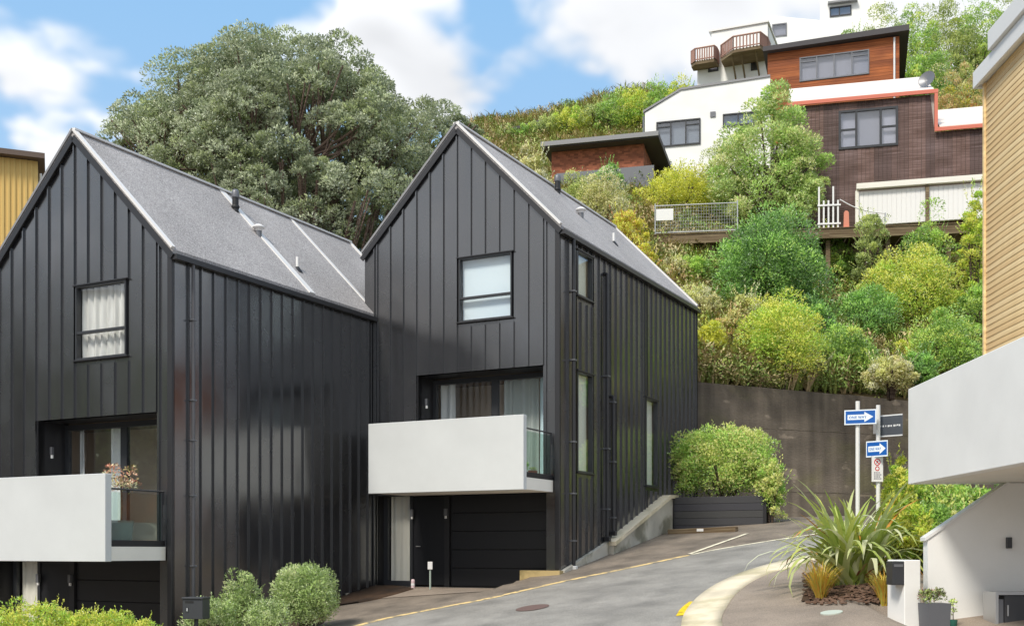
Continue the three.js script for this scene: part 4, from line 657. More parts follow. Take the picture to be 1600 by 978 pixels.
const PAL = {
  lime: [[0.22, 0.30, 0.03], [0.28, 0.35, 0.04], [0.16, 0.25, 0.03], [0.32, 0.36, 0.05]],
  yellow: [[0.42, 0.38, 0.03], [0.36, 0.36, 0.03], [0.26, 0.30, 0.03]],
  mid: [[0.12, 0.20, 0.035], [0.16, 0.25, 0.04], [0.09, 0.15, 0.03], [0.21, 0.28, 0.05]],
  dark: [[0.07, 0.145, 0.03], [0.10, 0.19, 0.035], [0.05, 0.10, 0.025], [0.15, 0.26, 0.05]],
  olive: [[0.17, 0.20, 0.06], [0.21, 0.24, 0.07], [0.13, 0.16, 0.05]],
  pale: [[0.27, 0.25, 0.11], [0.23, 0.24, 0.08], [0.31, 0.28, 0.16]],
  brown: [[0.30, 0.20, 0.09], [0.24, 0.17, 0.07], [0.34, 0.26, 0.10], [0.17, 0.19, 0.05]],
  orange: [[0.42, 0.25, 0.03], [0.46, 0.32, 0.03], [0.24, 0.10, 0.035], [0.30, 0.27, 0.04]],
  silver: [[0.145, 0.165, 0.10], [0.185, 0.205, 0.135], [0.095, 0.115, 0.065], [0.14, 0.165, 0.075]],
  hedge: [[0.20, 0.30, 0.06], [0.26, 0.36, 0.08], [0.14, 0.23, 0.045], [0.30, 0.38, 0.10]],
  grey: [[0.14, 0.19, 0.06], [0.19, 0.24, 0.09], [0.10, 0.14, 0.04], [0.21, 0.25, 0.12]],
};
let bushSeed = 100;
function crown(rx, ry, rz, { pal, clumps, per, leaf, boxy = 0, seed, inner = 0.25, low = -0.5, crad = 0.34, shoots = 26 }) {
  const L = new Leaves(seed), r = L.r;
  for (let i = 0; i < clumps; i++) {
    // evenly spread directions with jitter
    const yy = 1 - 1.75 * (i + 0.5) / clumps * (low < -0.4 ? 1 : 0.72), th = i * 2.39996 + r() * 0.7, q = Math.sqrt(Math.max(0, 1 - yy * yy));
    let ux = q * Math.cos(th), uy = yy, uz = q * Math.sin(th);
    if (boxy) { const m = Math.max(Math.abs(ux), Math.abs(uy), Math.abs(uz)); const k = mix(1, 1 / m, boxy); ux *= k; uy *= k; uz *= k; }
    const wild = boxy > 0.3 ? 0 : 1, d = (0.62 + 0.2 * r()) * (1 + wild * 0.42 * noise(ux * 1.6 + seed * 1.7, uy * 1.6, uz * 1.6)) + wild * (r() < 0.14 ? 0.22 * r() : 0);
    const m = (Math.min(rx, ry, rz) * crad * (0.75 + 0.5 * r()) + 0.1 * (rx - Math.min(rx, ry))) * (wild ? 0.62 + 0.6 * r() : 1);
    L.clump(ux * rx * d, uy * ry * d, uz * rz * d, m, per, leaf, pal, { low: -0.4 });
  }
  for (let i = 0; i < clumps * per * inner; i++) { const a = r() * 6.283, b = Math.acos(2 * r() - 1), d = 0.3 + 0.5 * r(); L.add(Math.sin(b) * Math.cos(a) * rx * d, Math.cos(b) * ry * d, Math.sin(b) * Math.sin(a) * rz * d, Math.sin(b) * Math.cos(a), Math.cos(b), Math.sin(b) * Math.sin(a), leaf, leaf * 0.5, pal[Math.floor(r() * pal.length)], 0.8); }
  for (let i = 0; i < shoots; i++) { // young shoots standing out of the outline
    const a = r() * 6.283, yy = 1 - 1.15 * r(), q = Math.sqrt(Math.max(0, 1 - yy * yy)), d0 = 0.85, ln = leaf * (2.5 + 3.5 * r()), n = 9, c = pal[Math.floor(r() * pal.length)]; const dx = q * Math.cos(a) * 0.6, dy = 0.5 + yy * 0.6, dz = q * Math.sin(a) * 0.6;
    for (let k = 0; k < n; k++) { const t = k / n * ln; L.add(q * Math.cos(a) * rx * d0 + dx * t + (r() - 0.5) * leaf * 0.5, yy * ry * d0 + dy * t, q * Math.sin(a) * rz * d0 + dz * t + (r() - 0.5) * leaf * 0.5, dx, dy, dz, leaf * 0.9, leaf * 0.4, c, 1.0); } }
  return L.build();
}
function stems(rx, y0, y1, n, seed, r0 = 0.05) { const r = rngOf(seed), gs = []; for (let i = 0; i < n; i++) { const a = r() * 6.283, d = rx * (0.2 + 0.5 * r()); gs.push(tube([[0.08 * Math.cos(a), y0, 0.08 * Math.sin(a)], [d * 0.4 * Math.cos(a), mix(y0, y1, 0.45), d * 0.4 * Math.sin(a)], [d * Math.cos(a), y1, d * Math.sin(a)]], r0 * (0.6 + 0.6 * r()), 6, 5)); } return merge(gs); }
// bush whose visible outline spans top..bottom rows at a column of the slope
function hillBush(px, top, bot, hw, palName, label, { name = 'slope_bush', leaf = 0.17, clumps = 26, per = 110, fine = 0.72, Z, group = 'bushes on the slope', category = 'bush', crad } = {}) {
  let X, ZZ; if (Z) { ZZ = Z; X = (px - CX) / F * Z; } else [X, ZZ] = onHill(px, bot);
  const yb = hill(X, ZZ), yt = (HZ - top) / F * ZZ, hgt = yt - yb, rx = hw / F * ZZ, seed = bushSeed++;
  const o = thing(name, label, category, [X, H + yb, -ZZ], 0, group);
  part(o, 'stem', stems(rx, -0.3, hgt * 0.6, 7, seed, 0.05), M.bark);
  const c = part(o, 'crown', crown(rx, hgt * 0.56, Math.min(rx, hgt), { pal: PAL[palName], clumps: Math.round(clumps * 1.2), per: Math.round(per * 2.1), leaf: leaf * fine * 0.86, seed, crad, shoots: 34 }), leafMat); c.position.y = hgt * 0.5;
  return o;
}
// row along the top of the wall and the middle slope
hillBush(1222, 474, 608, 66, 'lime', 'round bright lime bush on top of the retaining wall', { clumps: 40, per: 170, leaf: 0.15, crad: 0.36 });
hillBush(1110, 505, 585, 24, 'yellow', 'narrow yellow bush beside the black house corner', { per: 90, leaf: 0.14 });
hillBush(1318, 520, 600, 52, 'mid', 'mid green bush right of the round lime bush', { clumps: 34, per: 130 });
hillBush(1392, 565, 620, 44, 'pale', 'straw coloured bush above the end of the retaining wall', { clumps: 26 });
hillBush(1478, 500, 612, 62, 'mid', 'wide green bush beside the timber boarded building', { clumps: 40, per: 140 });
hillBush(1350, 455, 545, 55, 'dark', 'dark glossy bush in the middle of the slope', { clumps: 30, per: 130 });
hillBush(1425, 400, 530, 78, 'lime', 'broad lime green bush in the upper middle of the slope', { clumps: 46, per: 150 });
hillBush(1272, 470, 560, 40, 'dark', 'small dark bush behind the round lime bush', { clumps: 22 });
hillBush(1200, 345, 505, 92, 'dark', 'large dark green shrub below the timber terrace', { clumps: 60, per: 170, leaf: 0.19 });
hillBush(1300, 380, 470, 45, 'mid', 'green bush below the white barrier', { clumps: 26 });
hillBush(1392, 365, 440, 46, 'brown', 'russet dry shrub below the white garage doors', { clumps: 28, leaf: 0.15 });
hillBush(1448, 338, 420, 44, 'mid', 'leafy green shrub hiding the garage doors', { clumps: 28, Z: 47.3 });
hillBush(1524, 282, 420, 28, 'lime', 'tall narrow green shrub against the timber boards', { clumps: 30, per: 120, Z: 46.3 });
hillBush(1535, 440, 560, 40, 'mid', 'green bush tucked behind the timber boarded wall', { clumps: 28 });
hillBush(1362, 308, 375, 27, 'olive', 'small upright tree in front of the white garage doors', { name: 'slope_tree', category: 'tree', clumps: 22, Z: 47.6 });
hillBush(1265, 395, 455, 30, 'mid', 'light green bush beside the large dark shrub', { clumps: 18 });
hillBush(1060, 268, 345, 62, 'yellow', 'spreading yellow green bush behind the mesh fence', { clumps: 36, per: 120, Z: 56.5 });
hillBush(978, 325, 400, 34, 'orange', 'orange bush beside the ridge of the black house', { clumps: 24, Z: 46 });
hillBush(1003, 372, 430, 24, 'orange', 'low orange shrub at the end of the timber terrace', { clumps: 16, Z: 44 });
hillBush(940, 272, 350, 44, 'pale', 'pale straw coloured bush in front of the brick house', { clumps: 28, Z: 52 });
hillBush(905, 275, 340, 34, 'olive', 'olive bush left of the straw coloured bush', { clumps: 22, Z: 53 });
hillBush(834, 232, 310, 30, 'pale', 'pale plumed bush behind the roof of the black house', { clumps: 24, leaf: 0.26, Z: 52 });
hillBush(950, 255, 300, 26, 'dark', 'dark bush against the wall of the brick house', { clumps: 18, Z: 58 });
hillBush(1140, 215, 330, 46, 'olive', 'olive shrub leaning against the white hillside house', { clumps: 30, Z: 59 });
hillBush(1085, 402, 460, 34, 'mid', 'green bush under the posts of the terrace', { clumps: 20 });
hillBush(1055, 405, 455, 26, 'pale', 'dry straw bush above the black house eave', { clumps: 18 });
hillBush(1090, 450, 520, 36, 'pale', 'straw coloured scrub beside the black house gable end', { clumps: 20, per: 70 });
hillBush(1142, 490, 560, 28, 'brown', 'russet scrub left of the round lime bush', { clumps: 18, per: 90 });
{ const r = rngOf(2024), pals = ['mid', 'dark', 'olive', 'lime', 'mid', 'pale', 'brown'], names = { mid: 'green', dark: 'dark green', olive: 'olive', lime: 'lime green', pale: 'straw coloured', brown: 'russet' };
  for (const [px, bot] of [[1165, 520], [1255, 500], [1300, 560], [1340, 610], [1375, 520], [1420, 585], [1455, 470], [1500, 470], [1330, 430], [1290, 420], [1380, 440], [1180, 585], [1440, 615], [1475, 425], [1540, 520], [1270, 605]]) { const p = pals[Math.floor(r() * pals.length)], hw = 20 + 16 * r(); hillBush(px, bot - 40 - 30 * r(), bot, hw, p, 'straggly ' + names[p] + ' bush filling the tangle below the timber terrace', { name: 'tangle_bush', group: 'straggly bushes between the larger ones', clumps: 14, per: 90, leaf: 0.2 }); } }
// ridge line scrub
const ridge = [[792, 208, 30, 'olive'], [828, 200, 32, 'mid'], [862, 186, 34, 'olive'], [895, 172, 36, 'lime'], [930, 166, 34, 'olive'], [962, 152, 36, 'mid'], [995, 142, 32, 'lime'], [1028, 130, 30, 'mid'], [1062, 122, 28, 'lime'], [880, 215, 40, 'silver'], [940, 200, 36, 'olive'], [985, 185, 34, 'mid'], [820, 226, 30, 'mid']];
for (const [px, top, hw, p] of ridge) hillBush(px, top, 260, hw, p, ({ olive: 'olive', mid: 'green', lime: 'bright lime', silver: 'silvery' })[p] + ' scrub bush on the ridge beside the white hillside house', { name: 'ridge_bush', group: 'scrub along the ridge', Z: 80 + (top - 160) * 0.06, leaf: 0.24, clumps: 22, per: 70 });
const topRight = [[1378, 22, 40, 'olive'], [1425, 8, 44, 'mid'], [1475, -5, 48, 'olive'], [1530, -10, 48, 'mid'], [1590, -15, 50, 'olive'], [1450, 52, 42, 'mid'], [1505, 38, 44, 'olive'], [1560, 40, 44, 'mid'], [1390, 62, 30, 'lime'], [1340, 30, 28, 'mid'], [1435, 95, 26, 'mid']];
topRight.forEach(([px, top, hw, p], i) => hillBush(px, top, 150, hw, p, ({ olive: 'olive', mid: 'green', lime: 'bright lime' })[p] + ' tangled bush on the hilltop beside the cedar house', { name: 'hilltop_bush', group: 'bushes on the hilltop', Z: 86 - (top > 45 ? 8 : 0) - (top > 90 ? 5 : 0), leaf: 0.25, clumps: 34, per: 130 }));
const dry = [[1480, 105, 36, 'brown'], [1520, 95, 34, 'brown'], [1500, 140, 34, 'orange'], [1550, 120, 34, 'brown'], [1470, 150, 26, 'brown']];
for (const [px, top, hw, p] of dry) hillBush(px, top, 190, hw, p, ({ brown: 'brown', orange: 'rusty orange' })[p] + ' dry bush on the bank behind the satellite dish', { name: 'dry_bush', group: 'dry bushes behind the dish', Z: 72, leaf: 0.2, clumps: 22, per: 70 });
{ // tall tree in front of the white hillside house
  const Z = 55, px = 1200; const X = (px - CX) / F * Z, yb = hill(X, Z), o = thing('leafy_tree', 'tall pale green tree between the white and the brown hillside houses', 'tree', [X, H + yb, -Z]); const L = new Leaves(4242), r = L.r;
  const y = py => (HZ - py) / F * Z - yb, x = p => (p - px) / F * Z;
  const cl = [[1210, 168, 26], [1190, 190, 30], [1235, 195, 30], [1160, 225, 30], [1215, 225, 34], [1255, 230, 30], [1270, 250, 22], [1140, 258, 26], [1185, 262, 36], [1235, 268, 34], [1160, 295, 34], [1205, 300, 36], [1250, 300, 30], [1135, 290, 24], [1180, 325, 30], [1225, 328, 30], [1262, 322, 22], [1150, 330, 24], [1205, 345, 26], [1278, 285, 16]];
  for (const [a, b, c] of cl) for (let k = 0; k < 7; k++) L.clump(x(a) + (r() - 0.5) * 1.2, y(b) + (r() - 0.5) * 0.9, (r() - 0.5) * 2.6, c / F * Z * (0.5 + 0.3 * r()), 260, 0.15, [[0.20, 0.26, 0.08], [0.25, 0.31, 0.11], [0.15, 0.20, 0.06], [0.18, 0.28, 0.06]]);
  part(o, 'trunk', tube([[0.2, -0.5, 0], [0.1, 2, 0.2], [-0.1, y(260), 0]], 0.16, 14, 7), M.bark);
  for (const [a, b] of cl) part(o, 'limb', tube([[0, y(345) * 0.6 + r(), 0], [x(a) * 0.5, mix(y(345), y(b), 0.5), 0.2], [x(a), y(b), 0]], 0.05, 8, 5), M.bark);
  part(o, 'crown', L.build(), leafMat);
}
{ // the great dome-crowned tree behind the houses
  const Z = 41, X = (452 - CX) / F * Z, yb = gh(X, Z), o = thing('dome_tree', 'huge dome crowned evergreen tree behind the black houses', 'tree', [X, H + yb, -Z]); const L = new Leaves(777), r = L.r;
  const cy = 12.3 - yb, rx = 6.0, ry = 5.5, rz = 5.6; const cl = [];
  const N = 165; for (let i = 0; i < N; i++) { const yy = 1 - 1.5 * (i + 0.5) / N, th = i * 2.39996 + r() * 0.9, q = Math.sqrt(Math.max(0, 1 - yy * yy)); const d = 0.75 + 0.18 * r(); if (yy < 0.25 && Math.sin(th) > 0 && r() < 0.3) continue; cl.push([q * Math.cos(th) * rx * d, cy + yy * ry * d, q * Math.sin(th) * rz * d, 0.8 + 0.65 * r()]); }
  for (let i = 0; i < 40; i++) { const a = r() * 6.283, q = 0.35 + 0.35 * r(); cl.push([Math.cos(a) * rx * q, cy + (r() * 0.8 - 0.3) * ry * 0.75, Math.sin(a) * rz * q, 0.7 + 0.4 * r()]); }
  const px = (a, b, z, s) => { const k = (Z - z) / F; cl.push([(a - CX) * k - X, (HZ - b) * k - yb, z, s]); };
  px(190, 222, 0, 0.8); px(205, 205, 0.4, 0.7); px(222, 235, 0, 0.7); px(250, 205, 0.6, 0.9); px(690, 190, -1, 0.8); px(715, 205, -1.4, 0.6); px(735, 215, -1.8, 0.5); px(680, 225, -1, 0.8); px(690, 255, -1, 0.8);
  for (const [x, y, z, s] of cl) { // each limb end carries a rounded dome of leaf rosettes, bare below
    const tone = 0.82 + 0.36 * r(), nk = Math.round(8 + s * 9);
    for (let k = 0; k < nk; k++) { const a = k * 2.39996 + r(), h = 1 - (k + 0.5) / nk * 1.05, q = Math.sqrt(Math.max(0, 1 - h * h)); L.clump(x + q * Math.cos(a) * s * 0.85, y + h * s * 0.7, z + q * Math.sin(a) * s * 0.85, s * (0.22 + 0.14 * r()), 115, 0.11, PAL.silver, { low: 0.1, flat: 0.8, kk: tone }); }
  }
  const base = V(0, 0, 0), limbs = [];
  for (let i = 0; i < 16; i++) { const a = i * 2.39996, q = 0.2 + 0.5 * ((i * 7) % 16) / 16; limbs.push([V(0.5 * Math.cos(a), 1.2, 0.5 * Math.sin(a)), V(Math.cos(a) * rx * q * 0.45, cy * 0.45, Math.sin(a) * rz * q * 0.45), V(Math.cos(a) * rx * q, cy * 0.95 + ry * 0.25, Math.sin(a) * rz * q)]); }
  part(o, 'trunk', lathe([[1.0, -0.5], [0.8, 0.3], [0.7, 1.2], [0.55, 2.0], [0, 2.1]], 14), M.barkRed);
  for (const l of limbs) part(o, 'limb', tube(l, 0.14, 14, 7), M.barkRed);
  const tw = []; cl.forEach(([x, y, z], i) => { let best = null, bd = 1e9; for (const l of limbs) for (const t of [1, 2]) { const d = l[t].distanceTo(V(x, y, z)); if (l[t].y < y + 0.5 && d < bd) { bd = d; best = l[t]; } } best = best || limbs[0][1]; tw.push(tube([best, V(mix(best.x, x, 0.5) * 1.02, mix(best.y, y, 0.42), mix(best.z, z, 0.5)), V(x, y, z)], 0.05, 8, 5));
    for (let k = 0; k < 3; k++) tw.push(tube([best, V(mix(best.x, x, 0.55), mix(best.y, y, 0.35) - 0.3, mix(best.z, z, 0.55)), V(x + (r() - 0.5) * 1.6, y + 0.3 * r(), z + (r() - 0.5) * 1.6)], 0.028, 7, 4)); });
  const t = part(o, 'branches', merge(tw), M.barkRed); t.userData.kind = 'stuff';
  part(o, 'crown', L.build(), leafMat);
}
{ // ground cover of the slope: grass tufts and low scrub
  const r = rngOf(5151), bl = []; for (let i = 0; i < 14; i++) { const a = r() * 6.283, l = 0.35 + 0.35 * r(), b = 0.25 + 0.3 * r(); const g = new THREE.BufferGeometry(), w = 0.016, cx = Math.cos(a), sx = Math.sin(a); g.setAttribute('position', new THREE.Float32BufferAttribute([-sx * w, 0, cx * w, sx * w, 0, -cx * w, cx * b * 0.4 + sx * w, l * 0.7, sx * b * 0.4 - cx * w, -sx * w, 0, cx * w, cx * b * 0.4 + sx * w, l * 0.7, sx * b * 0.4 - cx * w, cx * b * 0.4 - sx * w, l * 0.7, sx * b * 0.4 + cx * w, cx * b * 0.4 - sx * w, l * 0.7, sx * b * 0.4 + cx * w, cx * b * 0.4 + sx * w, l * 0.7, sx * b * 0.4 - cx * w, cx * b, l * 0.85, sx * b], 3)); g.computeVertexNormals(); bl.push(g); }
  const tg = mergeGeometries(bl), cols = [[0.56, 0.44, 0.21], [0.48, 0.41, 0.17], [0.36, 0.40, 0.11], [0.60, 0.47, 0.27], [0.28, 0.35, 0.08], [0.50, 0.30, 0.17]];
  const spot = () => { for (;;) { const px = 660 + r() * 1240, Z = 37 + 62 * Math.pow(r(), 1.5), X = (px - CX) / F * Z; if (Z > FZ(X) + 0.35) return [X, Z]; } };
  const NG = 21000, m = new THREE.InstancedMesh(tg, new THREE.MeshStandardMaterial({ roughness: 0.9, side: THREE.DoubleSide }), NG), mt = new THREE.Matrix4(), q = new THREE.Quaternion(), c = new THREE.Color();
  for (let i = 0; i < NG; i++) { const [X, Z] = spot(), s = 0.8 + 1.1 * r(); mt.compose(V(X, H + hill(X, Z) - 0.05, -Z), q.setFromAxisAngle(V(0, 1, 0), r() * 6.28), V(s, s * (0.7 + 0.6 * r()), s)); m.setMatrixAt(i, mt); const k = cols[Math.floor((noise(X * 0.25, Z * 0.25) * 0.5 + 0.5) * 3.2 + r() * 2.6) % 6], t = 0.75 + 0.5 * r(); m.setColorAt(i, c.setRGB(k[0] * t, k[1] * t, k[2] * t)); }
  m.name = 'slope_grass'; m.userData = { kind: 'stuff', label: 'dry and green grass tufts covering the slope', category: 'grass' }; m.castShadow = m.receiveShadow = true; scene.add(m);
  const L = new Leaves(99); for (let k = 0; k < 5; k++) L.clump(0.45 * Math.cos(k * 2.4) * (k > 0), 0.2 + 0.05 * k, 0.45 * Math.sin(k * 2.4) * (k > 0), 0.32, 60, 0.10, [[1, 1, 1]], { flat: 0.8 }); const NS = 5800, sm = new THREE.InstancedMesh(L.build(), leafSolid, NS); const cs = [[0.34, 0.46, 0.10], [0.44, 0.52, 0.12], [0.26, 0.38, 0.08], [0.55, 0.46, 0.22], [0.56, 0.40, 0.20]];
  for (let i = 0; i < NS; i++) { let [X, Z] = spot(); if (i < 120) { X = 6 + 8.5 * r(); Z = WZ(X) + 0.55 + 0.4 * r(); } const s = (i < 120 ? 0.35 : 0.7) + (i < 120 ? 0.3 : 1.0) * r(); mt.compose(V(X, H + hill(X, Z) - 0.1, -Z), q.setFromAxisAngle(V(0, 1, 0), r() * 6.28), V(s, s * (0.7 + 0.5 * r()), s)); sm.setMatrixAt(i, mt); const k = cs[Math.floor((noise(X * 0.2 + 5, Z * 0.2) * 0.5 + 0.5) * 3 + r() * 2.4) % 5], t = 0.75 + 0.5 * r(); sm.setColorAt(i, c.setRGB(k[0] * t, k[1] * t, k[2] * t)); }
  sm.name = 'slope_scrub'; sm.userData = { kind: 'stuff', label: 'low leafy scrub covering the slope', category: 'scrub' }; sm.castShadow = sm.receiveShadow = true; scene.add(sm);
}
function shrub(name, label, category, X, Z, yb, rx, ry, rz, pal, o = {}) {
  const t = thing(name, label, category, [X, H + yb, -Z], o.turn || 0, o.group), seed = bushSeed++;
  part(t, 'stem', stems(rx, -0.1, ry * 1.0, o.stems || 9, seed, o.sr || 0.025), M.bark);
  const c = part(t, 'crown', crown(rx, ry, rz, { pal: PAL[pal], clumps: o.clumps || 40, per: o.per || 160, leaf: o.leaf || 0.07, boxy: o.boxy || 0, seed, crad: o.crad, inner: o.inner }), leafMat); c.position.y = o.cy === undefined ? ry * 0.98 : o.cy; return t;
}
{ // hedge in and beside the planter
  const p = wor(OB, 1.45, 7.75); shrub('clipped_hedge', 'big clipped light green hedge overhanging the charcoal planter box', 'hedge', p[0], p[1], 1.25, 1.68, 1.08, 0.75, 'hedge', { turn: -TH, clumps: 110, per: 190, leaf: 0.085, boxy: 0.55, crad: 0.36, cy: 1.15, stems: 14 });
  const e = wor(OB, 2.95, 7.3); shrub('hedge_bush', 'light green bush growing down beside the planter box', 'bush', e[0], e[1], gh(e[0], e[1]), 0.42, 0.9, 0.45, 'hedge', { clumps: 40, per: 110, leaf: 0.085, cy: 0.85 });
}
{ // front garden
  const put = (px, top, bot, hw, Z) => ({ X: (px - CX) / F * Z, yb: gh((px - CX) / F * Z, Z), yt: (HZ - top) / F * Z, rx: hw / F * Z });
  let a = put(476, 882, 978, 48, 22.2); shrub('garden_shrub', 'rounded grey green shrub against the long black wall', 'shrub', a.X, 22.2, a.yb, a.rx, (a.yt - a.yb) / 2, 0.7, 'grey', { clumps: 90, per: 170, leaf: 0.055, boxy: 0.35, crad: 0.36 });
  a = put(378, 895, 978, 36, 21.8); shrub('garden_shrub', 'loose grey green shrub behind the dark mailbox', 'shrub', a.X, 21.8, a.yb, a.rx, (a.yt - a.yb) / 2, 0.45, 'grey', { clumps: 44, per: 110, leaf: 0.055 });
  a = put(330, 930, 978, 52, 21.0); shrub('garden_shrub', 'low sprawling grey green shrub at the mailbox post', 'shrub', a.X, 21.0, a.yb, a.rx, (a.yt - a.yb) / 2, 0.4, 'grey', { clumps: 40, per: 100, leaf: 0.055 });
  a = put(415, 935, 978, 40, 20.8); shrub('garden_shrub', 'low pale shrub in front of the rounded shrub', 'shrub', a.X, 20.8, a.yb, a.rx, (a.yt - a.yb) / 2, 0.4, 'grey', { clumps: 36, per: 90, leaf: 0.05 });
  const hs = [[20, 945, 50], [75, 938, 50], [130, 950, 42], [180, 957, 40], [222, 966, 26]]; for (const [px, top, hw] of hs) { const q = put(px, top, 978, hw, 19.2); shrub('front_hedge_bush', 'yellow green hedge bush under the white balcony', 'hedge', q.X, 19.2, q.yb, q.rx, (q.yt - q.yb) / 2, 0.5, 'lime', { clumps: 46, per: 110, leaf: 0.05, boxy: 0.3, group: 'yellow green hedge below the balcony' }); }
  // bank of shrubs behind the stair wall
  const bs = [[1404, 706, 24, 19.6, 'lime'], [1440, 735, 40, 19.9, 'mid'], [1490, 745, 40, 19.6, 'hedge'], [1540, 752, 40, 19.4, 'mid'], [1430, 780, 30, 18.9, 'lime'], [1465, 785, 36, 18.8, 'mid'], [1515, 780, 36, 18.8, 'hedge']];
  for (const [px, top, hw, Z, pal] of bs) { const q = put(px, top, 900, hw, Z); shrub('bank_shrub', ({ lime: 'bright lime', mid: 'dark green', hedge: 'light green' })[pal] + ' shrub on the bank behind the white stair wall', 'shrub', q.X, Z, q.yb, q.rx * 1.15, (q.yt - q.yb) / 2, 0.55, pal, { clumps: 44, per: 110, leaf: 0.075, group: 'shrubs behind the stair wall' }); }
  for (const [x, z, s] of [[-33, -14, 5], [-36, 6, 4.5], [-33, 26, 5]]) shrub('street_tree', 'leafy tree across the street', 'tree', x, -z, gh(x, -z) + 4, s, s, s, 'silver', { clumps: 50, per: 60, leaf: 0.4, cy: 2.2, sr: 0.2, group: 'trees across the street' });
}
// sword leaf
function blade(len, wid, lean, az, droop, seg = 7, fold = 0.35) {
  const pos = [], idx = [], ca = Math.cos(az), sa = Math.sin(az); let x = 0, y = 0, th = lean; const ds = len / seg;
  for (let i = 0; i <= seg; i++) { const t = i / seg, w = wid * 0.5 * (t < 0.12 ? 0.55 + t * 3.7 : Math.pow(1 - (t - 0.12) / 0.88, 0.55)) + 0.001; const up = fold * w * Math.cos(th), bk = -fold * w * Math.sin(th);
    for (const s of [-1, 0, 1]) { const r = x + (s ? bk : 0), yy = y + (s ? up : 0); pos.push(r * ca - s * w * sa, yy, r * sa + s * w * ca); }
    x += Math.sin(th) * ds; y += Math.cos(th) * ds; th += droop / seg * (0.3 + 1.7 * t); }
  for (let i = 0; i < seg; i++) for (let k = 0; k < 2; k++) { const a = i * 3 + k; idx.push(a, a + 1, a + 3, a + 1, a + 4, a + 3); }
  const g = new THREE.BufferGeometry(); g.setAttribute('position', new THREE.Float32BufferAttribute(pos, 3)); g.setIndex(idx); g.computeVertexNormals(); return g;
}
{
  const lm = [lin(0.58, 0.64, 0.28), lin(0.50, 0.58, 0.15), lin(0.38, 0.48, 0.09), lin(0.68, 0.70, 0.42), lin(0.55, 0.60, 0.12)].map(c => new THREE.MeshPhysicalMaterial({ color: c, roughness: 0.95, side: THREE.DoubleSide, transmission: 0.38, thickness: 0 })); const og = mkStd({ color: lin(0.55, 0.25, 0.04), roughness: 0.6, side: THREE.DoubleSide }), rs = mkStd({ color: lin(0.32, 0.12, 0.05), roughness: 0.7, side: THREE.DoubleSide }), tan = mkStd({ color: lin(0.48, 0.36, 0.17), roughness: 0.8, side: THREE.DoubleSide });
  const c0 = onGround(1335, 925, gh), Z = c0[1] + 0.3, X = (1335 - CX) / F * Z, yb = gh(X, Z) + 0.06, r = rngOf(31);
  const o = thing('flax_plant', 'large flax with arching striped green sword leaves by the sign posts', 'plant', [X, H + yb, -Z]);
  for (let i = 0; i < 185; i++) { const az = r() * 6.283, k = i / 185, lean = 0.05 + 1.0 * Math.pow(r(), 0.85) * (0.3 + 0.7 * k), len = 1.35 + 0.8 * r() * (1 - 0.2 * k), b = part(o, 'leaf', blade(len, 0.10 + 0.055 * r(), lean, az, 0.6 + 1.6 * r() * r() + (r() < 0.55 ? 1.5 : 0), 9), r() < 0.045 ? og : lm[Math.floor(r() * 5)]); const a2 = r() * 6.283, d = 0.36 * Math.sqrt(r()); b.position.set(d * Math.cos(a2), -0.05, d * Math.sin(a2)); }
  for (let i = 0; i < 16; i++) { const az = r() * 6.283, b = part(o, 'dead_leaf', blade(0.5 + 0.4 * r(), 0.06, 0.7 + 0.5 * r(), az, 1.0, 5), r() < 0.6 ? rs : tan); b.position.set(0.2 * Math.cos(az), 0, 0.2 * Math.sin(az)); }
  // the single tan leaf reaching in front of the white wall and an orange fan
  { const b = part(o, 'leaf', blade(1.45, 0.075, 0.75, -0.25, 1.75, 9), tan); b.position.set(0.1, 0.2, 0); }
  for (let i = 0; i < 5; i++) { const b = part(o, 'leaf', blade(1.2 + 0.1 * i, 0.06, 0.30 + 0.05 * i, -0.3 + 0.15 * i, 0.15, 5), og); b.position.set(0.28, 0.3, -0.3); }
  const tuft = (px, py, hgt, rad, label, cols) => { const p = onGround(px, py), t = thing('tussock_grass', label, 'grass tuft', [p[0], H + gh(...p) + 0.07, -p[1]]); const n = 330; cols.forEach((m, k) => { const gs = []; for (let i = 0; i < n / cols.length; i++) { const az = r() * 6.283, g = blade(hgt * (0.7 + 0.5 * r()), 0.011, 0.05 + rad * r(), az, 0.5 + 0.8 * r(), 5, 0); g.translate(0.09 * (r() - 0.5), -0.02, 0.09 * (r() - 0.5)); gs.push(g); } const q = part(t, 'blades', mergeGeometries(gs), m); q.userData.kind = 'stuff'; }); };
  const cm = [lin(0.66, 0.50, 0.07), lin(0.50, 0.48, 0.08), lin(0.66, 0.36, 0.05)].map(c => mkStd({ color: c, roughness: 0.7, side: THREE.DoubleSide }));
  tuft(1282, 946, 0.62, 0.5, 'golden tussock grass left of the flax base', cm); tuft(1382, 952, 0.52, 0.4, 'golden tussock grass beside the white letterbox pillar', cm);
  // mulch bed
  const bed = struct('mulch_bed', strip([G(1252, 950), G(1262, 930), G(1290, 912), G(1330, 900)], [G(1418, 957), G(1420, 945), G(1418, 925), G(1415, 905)], 0.105, 24, 24), M.soil);
  const mg = []; for (let i = 0; i < 700; i++) { const u = r(), v = r(), px = mix(1255, 1418, u), py = mix(905, 955, v), p = onGround(px, py), s = 0.02 + 0.03 * r(), g = new THREE.BoxGeometry(s * 2, s * 0.4, s); g.rotateY(r() * 6); g.rotateX((r() - 0.5)); g.translate(p[0], H + gh(...p) + 0.118, -p[1]); mg.push(g); }
  const mm = struct('bark_mulch', merge(mg), mkStd({ color: lin(0.15, 0.09, 0.06), roughness: 1 }), 'stuff'); mm.userData.label = 'loose bark mulch around the flax'; mm.userData.category = 'mulch';
